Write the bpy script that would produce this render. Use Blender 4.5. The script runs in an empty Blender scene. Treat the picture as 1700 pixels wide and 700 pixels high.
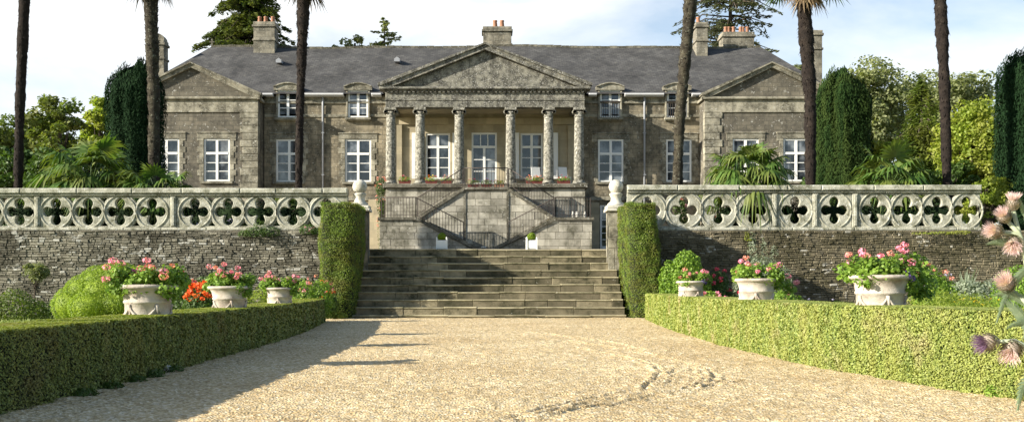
import bpy, math, random
import numpy as np
from mathutils import Vector, Matrix
rnd = random.Random(7)
R = math.radians
PI = math.pi
SC = bpy.context.scene
COL = SC.collection
SUN_EL, SUN_AZ = 21.8, 21.0      # elevation, degrees towards the viewer from due left

# ------------------------------------------------------------------ helpers
CAMZ, F, HX, HY = 0.9, 1700.0, 803.0, 475.0
def gx(px, d): return (px - HX) / F * d
def gz(py, d): return CAMZ + (HY - py) / F * d

def mesh_np(name, V, Fc, mat=None, k=4):
    V = np.asarray(V, np.float32).reshape(-1, 3); Fc = np.asarray(Fc, np.int32).reshape(-1, k)
    me = bpy.data.meshes.new(name)
    me.vertices.add(len(V)); me.vertices.foreach_set('co', V.ravel())
    me.loops.add(Fc.size); me.loops.foreach_set('vertex_index', Fc.ravel())
    me.polygons.add(len(Fc)); me.polygons.foreach_set('loop_start', np.arange(0, Fc.size, k, dtype=np.int32))
    me.update(calc_edges=True)
    if mat: me.materials.append(mat)
    return me

def link(name, me, parent=None, loc=None):
    o = bpy.data.objects.new(name, me); COL.objects.link(o)
    if parent: o.parent = parent
    if loc is not None: o.location = loc
    return o

def tag(o, label=None, cat=None, group=None, kind=None):
    if label: o['label'] = label
    if cat: o['category'] = cat
    if group: o['group'] = group
    if kind: o['kind'] = kind
    return o

def empty(name, loc, label, cat, group=None, rz=0):
    o = bpy.data.objects.new(name, None); COL.objects.link(o)
    o.empty_display_size = .2
    o.location = loc; o.rotation_euler = (0, 0, rz)
    return tag(o, label, cat, group)

class MB:
    def __init__(s): s.v = []; s.f = []; s.m = []; s.sm = []
    def add(s, vs, fs, mi=0, smooth=False):
        b = len(s.v); s.v += [tuple(p) for p in vs]
        for f in fs: s.f.append([b + i for i in f]); s.m.append(mi); s.sm.append(smooth)
    def box(s, x0, x1, y0, y1, z0, z1, mi=0, c=0.0):
        """box; c chamfers the four front (-y) edges"""
        if c <= 0:
            vs = [(x0,y0,z0),(x1,y0,z0),(x1,y1,z0),(x0,y1,z0),(x0,y0,z1),(x1,y0,z1),(x1,y1,z1),(x0,y1,z1)]
            s.add(vs, [(0,1,5,4),(1,2,6,5),(2,3,7,6),(3,0,4,7),(4,5,6,7),(3,2,1,0)], mi)
        else:
            vs = [(x0+c,y0,z0+c),(x1-c,y0,z0+c),(x1-c,y0,z1-c),(x0+c,y0,z1-c),
                  (x0,y0+c,z0),(x1,y0+c,z0),(x1,y0+c,z1),(x0,y0+c,z1),
                  (x0,y1,z0),(x1,y1,z0),(x1,y1,z1),(x0,y1,z1)]
            s.add(vs, [(0,1,2,3),(4,5,1,0),(5,6,2,1),(6,7,3,2),(7,4,0,3),(5,9,10,6),(8,4,7,11),(7,6,10,11),(8,9,5,4),(9,8,11,10)], mi)
    def prism(s, poly, y0, y1, mi=0):
        """poly in (x,z), extruded along y. counter-clockwise seen from -y"""
        n = len(poly)
        vs = [(x, y0, z) for x, z in poly] + [(x, y1, z) for x, z in poly]
        fs = [tuple(range(n)), tuple(range(2*n-1, n-1, -1))]
        for i in range(n):
            j = (i+1) % n; fs.append((i, i+n, j+n, j))
        s.add(vs, fs, mi)
    def tube(s, pts, r, n=8, mi=0, cap=True, smooth=True):
        pts = [Vector(p) for p in pts]
        if not isinstance(r, (list, tuple)): r = [r]*len(pts)
        vs = []; fs = []
        ref = None
        for i, p in enumerate(pts):
            t = (pts[min(i+1, len(pts)-1)] - pts[max(i-1, 0)])
            if t.length < 1e-9: t = Vector((0,0,1))
            t.normalize()
            if ref is None: ref = Vector((1,0,0)) if abs(t.x) < .8 else Vector((0,1,0))
            a = (ref - t*ref.dot(t)).normalized(); b = t.cross(a); ref = a
            for k in range(n):
                an = 2*PI*k/n; vs.append(p + (a*math.cos(an) + b*math.sin(an))*r[i])
        for i in range(len(pts)-1):
            for k in range(n):
                k2 = (k+1) % n; fs.append((i*n+k, i*n+k2, (i+1)*n+k2, (i+1)*n+k))
        if cap: fs.append(tuple(range(n-1, -1, -1))); fs.append(tuple(range((len(pts)-1)*n, len(pts)*n)))
        s.add(vs, fs, mi, smooth)
    def lathe(s, prof, c=(0,0,0), n=24, mi=0, smooth=True):
        """prof: (r,z) bottom to top"""
        vs = []; fs = []
        for r, z in prof:
            for k in range(n):
                a = 2*PI*k/n; vs.append((c[0]+r*math.cos(a), c[1]+r*math.sin(a), c[2]+z))
        for i in range(len(prof)-1):
            for k in range(n):
                k2 = (k+1) % n; fs.append((i*n+k, i*n+k2, (i+1)*n+k2, (i+1)*n+k))
        fs.append(tuple(range(n-1, -1, -1))); fs.append(tuple(range((len(prof)-1)*n, len(prof)*n)))
        s.add(vs, fs, mi, smooth)
    def ball(s, c, r, n=16, mi=0, sq=1.0):
        prof = [(max(1e-4, r*math.sin(PI*i/10)), -r*sq*math.cos(PI*i/10)) for i in range(11)]
        s.lathe(prof, c, n, mi)
    def build(s, name, mats, parent=None, loc=None):
        me = bpy.data.meshes.new(name); me.from_pydata(s.v, [], s.f)
        for m in (mats if isinstance(mats, (list, tuple)) else [mats]): me.materials.append(m)
        me.polygons.foreach_set('material_index', s.m); me.polygons.foreach_set('use_smooth', s.sm)
        me.update()
        return link(name, me, parent, loc)

def clip(poly, conv):
    """Sutherland-Hodgman, conv counter-clockwise in (x,z)"""
    out = poly
    for i in range(len(conv)):
        a = conv[i]; b = conv[(i+1) % len(conv)]
        def ins(p): return (b[0]-a[0])*(p[1]-a[1]) - (b[1]-a[1])*(p[0]-a[0]) >= -1e-9
        inp = out; out = []
        if not inp: return []
        for j in range(len(inp)):
            p = inp[j]; q = inp[(j+1) % len(inp)]
            if ins(p): out.append(p)
            if ins(p) != ins(q):
                d = (b[0]-a[0])*(q[1]-p[1]) - (b[1]-a[1])*(q[0]-p[0])
                if abs(d) > 1e-12:
                    n_ = (b[0]-a[0])*(p[1]-a[1]) - (b[1]-a[1])*(p[0]-a[0])
                    t = -n_/d; out.append((p[0]+t*(q[0]-p[0]), p[1]+t*(q[1]-p[1])))
    return out
def area(p): return 0.5*sum(p[i][0]*p[(i+1)%len(p)][1]-p[(i+1)%len(p)][0]*p[i][1] for i in range(len(p)))

def masonry(m, conv, y, thick, ch, ln, gap=.012, jit=.012, ch_c=.006, rough=0.0, seed=1, mi=0, mort=1):
    rr = random.Random(seed)
    xs = [p[0] for p in conv]; zs = [p[1] for p in conv]
    z = min(zs)
    while z < max(zs) - 1e-3:
        h = rr.uniform(*ch); 
        if max(zs) - z - h < ch[0]*.5: h = max(zs) - z
        x = min(xs) - rr.uniform(0, ln[1])
        while x < max(xs):
            l = rr.uniform(*ln)
            g = gap/2
            j = lambda: rr.uniform(-1, 1)*rough
            quad = [(x+g+j(), z+g+j()*.6), (x+l-g+j(), z+g+j()*.6), (x+l-g+j(), z+h-g+j()*.6), (x+g+j(), z+h-g+j()*.6)]
            if rough > .01: quad = [(a_, b_ + .022*math.sin(a_*1.7+b_*2)+.012*math.sin(a_*5.3)) for a_, b_ in quad]
            p = clip(quad, conv); x += l
            if len(p) < 3 or area(p) < .0008: continue
            n = len(p); cx = sum(q[0] for q in p)/n; cz = sum(q[1] for q in p)/n
            yf = y - rr.uniform(0, jit)
            ex = max(q[0] for q in p)-min(q[0] for q in p); ez = max(q[1] for q in p)-min(q[1] for q in p)
            fx = max(.3, 1-2*ch_c/max(ex, .01)); fz = max(.3, 1-2*ch_c/max(ez, .01))
            tl = rr.uniform(-1, 1)*jit*.4
            vs = [(cx+(q[0]-cx)*fx, yf + tl*(q[0]-cx)/max(ex, .01), cz+(q[1]-cz)*fz) for q in p] + [(q[0], yf+ch_c*1.4, q[1]) for q in p] + [(q[0], y+thick*.4, q[1]) for q in p]
            fs = [tuple(range(n))]
            for i in range(n):
                k = (i+1) % n
                fs.append((i, i+n, k+n, k)); fs.append((i+n, i+2*n, k+2*n, k+n))
            m.add(vs, fs, mi)
        z += h
    if mort is not None: m.prism(conv, y + .012, y + thick, mort)

# ---- foliage
def leafquads(P, size, N=None, spread=.6, asp=.5, rg=None, up=None):
    n = len(P)
    q = rg.normal(size=(n, 3)); q /= np.linalg.norm(q, axis=1)[:, None]
    if N is not None: q = N + q*spread
    q /= np.linalg.norm(q, axis=1)[:, None]+1e-9
    t = rg.normal(size=(n, 3))
    if up is not None: t = t*up[3] + np.array(up[:3])
    t -= q*np.sum(t*q, axis=1)[:, None]; t /= np.linalg.norm(t, axis=1)[:, None]+1e-9
    b = np.cross(q, t)
    L = (np.asarray(size)*rg.uniform(.65, 1.3, n))[:, None]
    v = np.stack([P - t*L*.5, P + b*L*asp*.5 + t*L*.05, P + t*L*.5, P - b*L*asp*.5 + t*L*.05], axis=1).reshape(-1, 3)
    return v
class FB:
    """foliage buffer: quads only"""
    def __init__(s): s.V = []; s.F = []; s.n = 0
    def quads(s, v):
        k = len(v)//4; s.V.append(v); s.F.append(np.arange(k*4).reshape(-1, 4)+s.n); s.n += k*4
    def grid(s, G):
        """G (a,b,3) surface grid"""
        a, b = G.shape[:2]; idx = np.arange(a*b).reshape(a, b)+s.n
        f = np.stack([idx[:-1, :-1], idx[:-1, 1:], idx[1:, 1:], idx[1:, :-1]], axis=-1).reshape(-1, 4)
        s.V.append(G.reshape(-1, 3)); s.F.append(f); s.n += a*b
    def build(s, name, mat, parent=None, loc=None):
        me = mesh_np(name, np.concatenate(s.V), np.concatenate(s.F), mat)
        return link(name, me, parent, loc)

def lump(P, seed, sc=1.0):
    r = np.random.default_rng(seed); out = np.zeros(P.shape[:-1])
    for o in range(7):
        k = r.normal(size=3)*sc*(1.0 + .55*o); out += np.sin(P @ k + r.uniform(0, 6.28))/(1 + .35*o)
    return out/3.0

# ------------------------------------------------------------------ materials
def nt(name):
    m = bpy.data.materials.new(name); m.use_nodes = True; t = m.node_tree; t.nodes.clear()
    return m, t, t.nodes, t.links
def N(ns, typ, **kw):
    n = ns.new(typ)
    for k, v in kw.items():
        if k.startswith('i_'):
            key = k[2:]; n.inputs[int(key) if key.isdigit() else key.replace('_', ' ')].default_value = v
        else: setattr(n, k, v)
    return n
def c4(c): return (c[0], c[1], c[2], 1)
def ramp(ns, pts):
    r = ns.new('ShaderNodeValToRGB'); e = r.color_ramp.elements
    while len(e) < len(pts): e.new(.5)
    for i, (p, c) in enumerate(pts):
        e[i].position = p; e[i].color = c4(c) if not isinstance(c, (int, float)) else (c, c, c, 1)
    return r
def mixc(ns, ls, a, b, f, mode='MIX'):
    m = ns.new('ShaderNodeMix'); m.data_type = 'RGBA'; m.blend_type = mode
    for s, v in ((m.inputs[6], a), (m.inputs[7], b), (m.inputs[0], f)):
        if isinstance(v, (int, float)): s.default_value = v
        elif isinstance(v, tuple): s.default_value = c4(v)
        else: ls.new(v, s)
    return m.outputs[2]
def pos(ns, ls, scale=(1,1,1)):
    g = ns.new('ShaderNodeNewGeometry'); mp = ns.new('ShaderNodeMapping'); mp.inputs['Scale'].default_value = scale
    ls.new(g.outputs['Position'], mp.inputs['Vector']); return g, mp.outputs['Vector']
def noise(ns, ls, vec, sc, det=6, rough=.6, dist=0):
    n = N(ns, 'ShaderNodeTexNoise', i_Scale=sc, i_Detail=det, i_Roughness=rough, i_Distortion=dist)
    ls.new(vec, n.inputs['Vector']); return n.outputs['Fac']
def finish(m, ns, ls, col, rough=.9, bump=None, bs=.3, bd=.02, spec=.3):
    b = N(ns, 'ShaderNodeBsdfPrincipled', i_Roughness=rough); b.inputs['Specular IOR Level'].default_value = spec
    if isinstance(col, tuple): b.inputs['Base Color'].default_value = c4(col)
    else: ls.new(col, b.inputs['Base Color'])
    if bump is not None:
        bn = N(ns, 'ShaderNodeBump', i_Strength=bs, i_Distance=bd); ls.new(bump, bn.inputs['Height']); ls.new(bn.outputs[0], b.inputs['Normal'])
    o = ns.new('ShaderNodeOutputMaterial'); ls.new(b.outputs[0], o.inputs[0]); return m

def stone(name, base, dark, pale, island=.3, s1=1.2, s2=9, lich=.62, lichw=.06, darkp=.5, streak=0.0, bs=.5, lsc=14, brick=None, palei=None):
    """weathered stone: base colour, dark moss/lichen patches and pale lichen spots"""
    m, t, ns, ls = nt(name)
    g, v = pos(ns, ls)
    n1 = noise(ns, ls, v, s1, 8, .65); n2 = noise(ns, ls, v, s2, 6, .7); n3 = noise(ns, ls, v, lsc, 3, .6, .5)
    col = mixc(ns, ls, tuple(x*.72 for x in base), tuple(min(1, x*1.25) for x in base), n2)
    if island:
        r = ramp(ns, [(0, 1-island), (.5, 1.0), (1, 1+island*1.1)]); ls.new(g.outputs['Random Per Island'], r.inputs[0])
        col = mixc(ns, ls, col, r.outputs[0], 1.0, 'MULTIPLY')
    if brick:
        bt = N(ns, 'ShaderNodeTexBrick', i_Scale=1.0); bt.inputs['Brick Width'].default_value = brick[0]; bt.inputs['Row Height'].default_value = brick[1]
        bt.inputs['Mortar Size'].default_value = brick[2]; bt.inputs['Color1'].default_value = (.8,.8,.8,1); bt.inputs['Color2'].default_value = (1.15,1.12,1.08,1); bt.inputs['Mortar'].default_value = c4((brick[3],)*3)
        sx = ns.new('ShaderNodeSeparateXYZ'); cx = ns.new('ShaderNodeCombineXYZ'); ls.new(v, sx.inputs[0])
        ad = N(ns, 'ShaderNodeMath', operation='ADD'); ls.new(sx.outputs[0], ad.inputs[0]); ls.new(sx.outputs[1], ad.inputs[1])
        ls.new(ad.outputs[0], cx.inputs[0]); ls.new(sx.outputs[2], cx.inputs[1]); ls.new(cx.outputs[0], bt.inputs['Vector'])
        col = mixc(ns, ls, col, bt.outputs['Color'], 1.0, 'MULTIPLY')
    r1 = ramp(ns, [(darkp-.09, 1.0), (darkp+.1, 0.0)]); ls.new(n1, r1.inputs[0])
    mul = N(ns, 'ShaderNodeMath', operation='MULTIPLY'); ls.new(r1.outputs[0], mul.inputs[0]); 
    r1b = ramp(ns, [(.3, .35), (.62, 1.0)]); ls.new(n2, r1b.inputs[0]); ls.new(r1b.outputs[0], mul.inputs[1])
    col = mixc(ns, ls, col, dark, mul.outputs[0])
    if palei:
        rp = ramp(ns, [(palei, 0.0), (palei+.005, .8)]); ls.new(g.outputs['Random Per Island'], rp.inputs[0]); col = mixc(ns, ls, col, pale, rp.outputs[0])
    r3 = ramp(ns, [(lich, 0.0), (lich+lichw, 1.0)]); ls.new(n3, r3.inputs[0])
    col = mixc(ns, ls, col, pale, r3.outputs[0])
    if streak:
        mp = ns.new('ShaderNodeMapping'); mp.inputs['Scale'].default_value = (3.2, 3.2, .25); ls.new(v, mp.inputs[0])
        n4 = noise(ns, ls, mp.outputs[0], 1.6, 5, .6); r4 = ramp(ns, [(.56, 0.0), (.72, streak)]); ls.new(n4, r4.inputs[0])
        col = mixc(ns, ls, col, tuple(x*.5 for x in dark), r4.outputs[0])
    n5 = noise(ns, ls, v, 34, 5, .7)
    bm = N(ns, 'ShaderNodeMath', operation='ADD'); ls.new(n5, bm.inputs[0]); ls.new(n2, bm.inputs[1])
    return finish(m, ns, ls, col, .92, bm.outputs[0], bs, .02, .2)

def leafmat(name, a, b, c=None, tr=.35, rough=.55, nsc=.8, brown=None):
    """leaf colour varies leaf by leaf (a-b) and by branch (towards c)"""
    m, t, ns, ls = nt(name); g, v = pos(ns, ls)
    r = ramp(ns, [(0, a), (1, b)]); ls.new(g.outputs['Random Per Island'], r.inputs[0])
    col = r.outputs[0]
    if c:
        sc_ = nsc
        if isinstance(nsc, tuple):
            mp2 = ns.new('ShaderNodeMapping'); mp2.inputs['Scale'].default_value = nsc; ls.new(v, mp2.inputs[0]); v = mp2.outputs[0]; sc_ = 1.0
        n1 = noise(ns, ls, v, sc_, 3, .5); rr = ramp(ns, [(.42, 0.0), (.62, .75)]); ls.new(n1, rr.inputs[0])
        col = mixc(ns, ls, col, c, rr.outputs[0])
    if brown:
        n9 = noise(ns, ls, g.outputs['Position'], 1.7, 4, .6); r9 = ramp(ns, [(.56, 0.0), (.70, .8)]); ls.new(n9, r9.inputs[0]); col = mixc(ns, ls, col, brown, r9.outputs[0])
    b_ = N(ns, 'ShaderNodeBsdfPrincipled', i_Roughness=rough); ls.new(col, b_.inputs['Base Color']); b_.inputs['Specular IOR Level'].default_value = .35 if rough < .8 else .1
    tl = ns.new('ShaderNodeBsdfTranslucent'); 
    tc = mixc(ns, ls, col, (1.25, 1.35, .55), 1.0, 'MULTIPLY'); ls.new(tc, tl.inputs[0])
    mx = N(ns, 'ShaderNodeMixShader', i_0=tr); ls.new(b_.outputs[0], mx.inputs[1]); ls.new(tl.outputs[0], mx.inputs[2])
    o = ns.new('ShaderNodeOutputMaterial'); ls.new(mx.outputs[0], o.inputs[0]); return m

def plain(name, col, rough=.6, var=.15, sc=8, spec=.4, metal=0, bs=.1):
    m, t, ns, ls = nt(name); g, v = pos(ns, ls)
    n = noise(ns, ls, v, sc, 5, .6)
    c = mixc(ns, ls, tuple(x*(1-var) for x in col), tuple(min(1, x*(1+var)) for x in col), n)
    return finish(m, ns, ls, c, rough, n, bs, .01, spec)

M = {}
M['rubble'] = stone('rubble stone', (.23,.215,.165), (.070,.064,.046), (.44,.43,.38), .30, 1.1, 7, .60, .05, .50, lsc=3.2, bs=.9, palei=.972)
M['rubble2'] = stone('mossy rubble stone', (.215,.185,.125), (.070,.063,.033), (.42,.40,.34), .30, 1.1, 7, .64, .05, .53, lsc=3.2, bs=.9, palei=.982)
M['mortar'] = stone('dark mortar', (.15,.132,.10), (.055,.05,.036), (.15,.14,.11), 0, 1.1, 9, .75, .05, .5)
M['balustrade'] = stone('lichened granite', (.44,.43,.35), (.12,.122,.075), (.50,.50,.45), .12, 3.2, 11, .585, .06, .475, lsc=12, bs=.8, streak=.25)
M['steps'] = stone('mossy step stone', (.235,.20,.13), (.036,.036,.019), (.42,.40,.34), .55, .9, 6, .70, .05, .55, lsc=6, bs=.8)
M['tread'] = stone('worn tread stone', (.35,.31,.20), (.08,.078,.038), (.50,.48,.40), .3, 1.1, 7, .68, .06, .47, lsc=6, bs=.6)
M['ashlar'] = stone('pale ashlar', (.40,.375,.31), (.105,.10,.072), (.54,.52,.46), .26, 1.3, 6, .66, .06, .49, lsc=8, bs=.45, streak=.3)
M['coping'] = stone('dark coping stone', (.20,.185,.145), (.05,.047,.033), (.46,.45,.40), .2, 1.8, 9, .62, .06, .56, bs=.6)
M['render'] = stone('weathered wall render', (.34,.295,.21), (.080,.073,.054), (.36,.34,.28), 0, .9, 6, .62, .05, .54, streak=.45, lsc=9, bs=.7, brick=(.46,.22,.018,.66))
M['render2'] = stone('grey brown wall render', (.215,.195,.152), (.078,.072,.058), (.36,.35,.31), 0, .9, 6, .63, .04, .54, streak=.35, lsc=8, bs=.8, brick=(.42,.2,.018,.66))
M['trim'] = stone('stone trim', (.35,.325,.25), (.075,.07,.052), (.45,.44,.38), .2, 1.8, 10, .61, .06, .52, streak=.5, bs=.6)
M['portico'] = stone('lichened portico stone', (.27,.258,.21), (.040,.039,.034), (.44,.43,.40), .15, 3.4, 14, .585, .05, .53, streak=.7, lsc=20, bs=.9)
M['column'] = stone('mottled column stone', (.42,.40,.33), (.042,.041,.033), (.50,.49,.45), 0, 10, 18, .60, .05, .535, lsc=16, bs=.9)
M['tan'] = stone('smooth tan wall', (.42,.37,.26), (.21,.185,.125), (.46,.42,.32), 0, .7, 3, .72, .06, .38, bs=.1, brick=(.9,.36,.006,.85))
M['chim'] = stone('chimney stone', (.27,.25,.20), (.08,.075,.058), (.44,.43,.38), .15, 1.8, 9, .62, .06, .50, bs=.6, streak=.3, brick=(.6,.3,.014,.65))
M['white'] = plain('white paint', (.78,.78,.75), .45, .06)
M['whitestone'] = plain('white stone', (.62,.60,.54), .8, .15, 20, bs=.3)
M['iron'] = plain('rusty iron', (.055,.042,.035), .6, .3)
M['zinc'] = plain('zinc pipe', (.30,.31,.33), .45, .15)
M['gutter'] = plain('pale gutter', (.55,.55,.55), .5, .12)
M['terra'] = plain('terracotta', (.34,.17,.105), .8, .25)
M['ballstone'] = stone('ball finial stone', (.56,.53,.45), (.17,.165,.12), (.68,.66,.6), 0, 3, 10, .62, .08, .42, bs=.5)
M['urn'] = stone('weathered white urn', (.50,.45,.38), (.24,.18,.14), (.60,.58,.53), 0, 3.6, 12, .66, .08, .44, bs=.35, lsc=10)
M['soil'] = plain('dark soil', (.05,.036,.024), .95, .4, 12, bs=.8)
M['petalbox'] = plain('dark red box', (.13,.03,.02), .6, .3)
M['bark'] = stone('tree bark', (.10,.08,.058), (.03,.026,.02), (.20,.19,.16), 0, 3, 14, .68, .06, .5)
M['palmbark'] = stone('fibrous palm trunk', (.032,.024,.019), (.012,.009,.008), (.09,.078,.06), 0, 5, 18, .64, .09, .55, bs=1.0, lsc=16)
M['palmbark2'] = stone('greenish palm trunk', (.070,.062,.042), (.018,.014,.011), (.19,.19,.145), 0, 4, 16, .60, .09, .54, bs=1.0, lsc=12)
M['curtain'] = plain('white lace curtain', (.7,.7,.68), .9, .1)

def slate():
    m, t, ns, ls = nt('slate roof')
    g = ns.new('ShaderNodeNewGeometry'); sx = ns.new('ShaderNodeSeparateXYZ'); ls.new(g.outputs['Position'], sx.inputs[0])
    cx = ns.new('ShaderNodeCombineXYZ'); k = N(ns, 'ShaderNodeMath', operation='MULTIPLY', i_1=1.75); ls.new(sx.outputs[2], k.inputs[0])
    ls.new(sx.outputs[0], cx.inputs[0]); ls.new(k.outputs[0], cx.inputs[1])
    bt = N(ns, 'ShaderNodeTexBrick', i_Scale=1.0); bt.inputs['Brick Width'].default_value = .24; bt.inputs['Row Height'].default_value = .16
    bt.inputs['Mortar Size'].default_value = .008; bt.inputs['Color1'].default_value = (.060,.059,.058,1); bt.inputs['Color2'].default_value = (.098,.095,.090,1); bt.inputs['Mortar'].default_value = (.035,.035,.037,1)
    ls.new(cx.outputs[0], bt.inputs['Vector'])
    n1 = noise(ns, ls, g.outputs['Position'], .7, 7, .7); r1 = ramp(ns, [(.35, .62), (.7, 1.35)]); ls.new(n1, r1.inputs[0])
    col = mixc(ns, ls, bt.outputs['Color'], r1.outputs[0], 1.0, 'MULTIPLY')
    n2 = noise(ns, ls, g.outputs['Position'], 3.5, 5, .7); r2 = ramp(ns, [(.6, 0.0), (.72, .5)]); ls.new(n2, r2.inputs[0])
    col = mixc(ns, ls, col, (.17,.16,.13), r2.outputs[0])
    return finish(m, ns, ls, col, .8, bt.outputs['Fac'], -.5, .02, .25)
M['slate'] = slate()

def glass():
    m, t, ns, ls = nt('window glass'); g, v = pos(ns, ls)
    n = noise(ns, ls, v, 1.3, 3, .5); r = ramp(ns, [(.40, (.008,.010,.013)), (.52, (.05,.058,.068)), (.64, (.20,.22,.24))]); ls.new(n, r.inputs[0])
    b = N(ns, 'ShaderNodeBsdfPrincipled', i_Roughness=.06); ls.new(r.outputs[0], b.inputs['Base Color']); b.inputs['Specular IOR Level'].default_value = .9
    n2 = noise(ns, ls, v, 2.5, 2, .5); bn = N(ns, 'ShaderNodeBump', i_Strength=.05, i_Distance=.02); ls.new(n2, bn.inputs['Height']); ls.new(bn.outputs[0], b.inputs['Normal'])
    o = ns.new('ShaderNodeOutputMaterial'); ls.new(b.outputs[0], o.inputs[0]); return m
M['glass'] = glass()

def gravel():
    m, t, ns, ls = nt('gravel'); g, v = pos(ns, ls)
    vo = N(ns, 'ShaderNodeTexVoronoi', i_Scale=44); ls.new(v, vo.inputs['Vector'])
    r = ramp(ns, [(0, (.40,.295,.155)), (.3, (.53,.41,.225)), (.7, (.63,.51,.31)), (1, (.78,.69,.51))])
    sp = ns.new('ShaderNodeSeparateColor'); ls.new(vo.outputs['Color'], sp.inputs[0]); ls.new(sp.outputs[0], r.inputs[0])
    n0 = noise(ns, ls, v, 16, 4, .7); r0 = ramp(ns, [(.34, .78), (.5, 1.05)]); ls.new(n0, r0.inputs[0])
    col = mixc(ns, ls, r.outputs[0], r0.outputs[0], 1.0, 'MULTIPLY')
    n1 = noise(ns, ls, v, .5, 5, .6); r1 = ramp(ns, [(.35, (.88,.83,.76)), (.65, (1.08,1.07,1.05))]); ls.new(n1, r1.inputs[0])
    col = mixc(ns, ls, col, r1.outputs[0], 1.0, 'MULTIPLY')
    n3 = noise(ns, ls, v, 30, 5, .8)
    a = N(ns, 'ShaderNodeMath', operation='ADD'); ls.new(vo.outputs['Distance'], a.inputs[0]); ls.new(n3, a.inputs[1])
    return finish(m, ns, ls, col, .95, a.outputs[0], .7, .02, .15)
M['gravel'] = gravel()
M['lawn'] = plain('lawn turf', (.12,.16,.035), .9, .3, 3, bs=.5)
M['pave'] = plain('terrace gravel', (.30,.25,.17), .9, .25, 9, bs=.5)

G1 = leafmat('box hedge leaves', (.050,.080,.012), (.27,.32,.075), (.22,.22,.05), .12, nsc=(5,5,.7), brown=(.17,.14,.04))  # darker copy for the left hedge, its shade put into the leaf colour
G1_sun = leafmat('sunlit box hedge leaves', (.08,.13,.018), (.38,.43,.11), (.33,.34,.09), .28, nsc=(5,5,.7), brown=(.40,.34,.17))  # same leaf, lighter copy with sunlight put into the colour
G2 = leafmat('stair yew leaves', (.06,.11,.012), (.25,.34,.05), (.17,.17,.03), .3, nsc=(1.2,1.2,5))
G3 = leafmat('dark yew leaves', (.006,.018,.007), (.018,.042,.015), (.010,.028,.010), .1, .9, nsc=(3,3,.6))
G3b = leafmat('green yew leaves', (.008,.023,.006), (.028,.056,.014), (.045,.07,.016), .12, .9, nsc=(3,3,.6))
G4 = leafmat('broad leaves', (.06,.10,.016), (.19,.25,.055), (.15,.16,.04), .4)
G5 = leafmat('bright leaves', (.15,.22,.025), (.36,.42,.07), (.30,.31,.06), .45)
G6 = leafmat('grey green leaves', (.13,.155,.065), (.32,.34,.17), (.20,.23,.09), .4)
G7 = leafmat('conifer needles', (.035,.06,.016), (.12,.155,.04), (.15,.165,.04), .3)
G7b = leafmat('cedar needles', (.05,.065,.035), (.13,.14,.07), None, .2)
G8 = leafmat('fan palm blades', (.035,.085,.015), (.11,.19,.035), (.19,.21,.05), .3, nsc=1.5)
G9 = leafmat('geranium leaves', (.10,.19,.02), (.27,.40,.06), None, .4)
G10 = leafmat('mid green leaves', (.03,.07,.015), (.09,.15,.03), (.07,.12,.02), .3)
G11 = leafmat('lime topiary leaves', (.13,.21,.012), (.30,.40,.03), None, .3)
G12 = leafmat('silver green leaves', (.16,.20,.13), (.32,.36,.26), None, .3)
G13 = leafmat('dry fronds', (.13,.09,.055), (.30,.22,.13), None, .3)
G14 = leafmat('grass blades', (.12,.17,.03), (.28,.34,.07), None, .35)
PK = leafmat('pink petals', (.75,.15,.28), (.90,.45,.56), None, .3)
G13b = leafmat('old grey fronds', (.06,.05,.035), (.16,.13,.09), None, .2)
G15 = leafmat('shaded evergreen leaves', (.006,.014,.006), (.022,.04,.014), None, .1, .85)  # near-black, shade of the balustrade openings put into the leaf colour
SL = leafmat('salmon petals', (.75,.22,.18), (.88,.46,.38), None, .3)
RD = leafmat('crimson petals', (.50,.02,.06), (.70,.08,.14), None, .3)
OR = leafmat('orange petals', (.70,.06,.015), (.85,.20,.03), None, .3)
VI = leafmat('violet petals', (.10,.06,.35), (.28,.18,.55), None, .3)
YE = leafmat('yellow petals', (.75,.45,.02), (.85,.65,.05), None, .3)
LI = leafmat('pale lilac petals', (.42,.38,.62), (.62,.58,.75), None, .3)
PU = leafmat('thistle petals', (.14,.07,.17), (.34,.22,.36), None, .3)
PP = leafmat('pink thistle petals', (.66,.42,.50), (.86,.74,.76), None, .3)

# ------------------------------------------------------------------ ground and sky
TZ = 2.05
def terrace_z(y): return TZ + .40*min(1, max(0, (y-32.4)/10.0))

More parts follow.
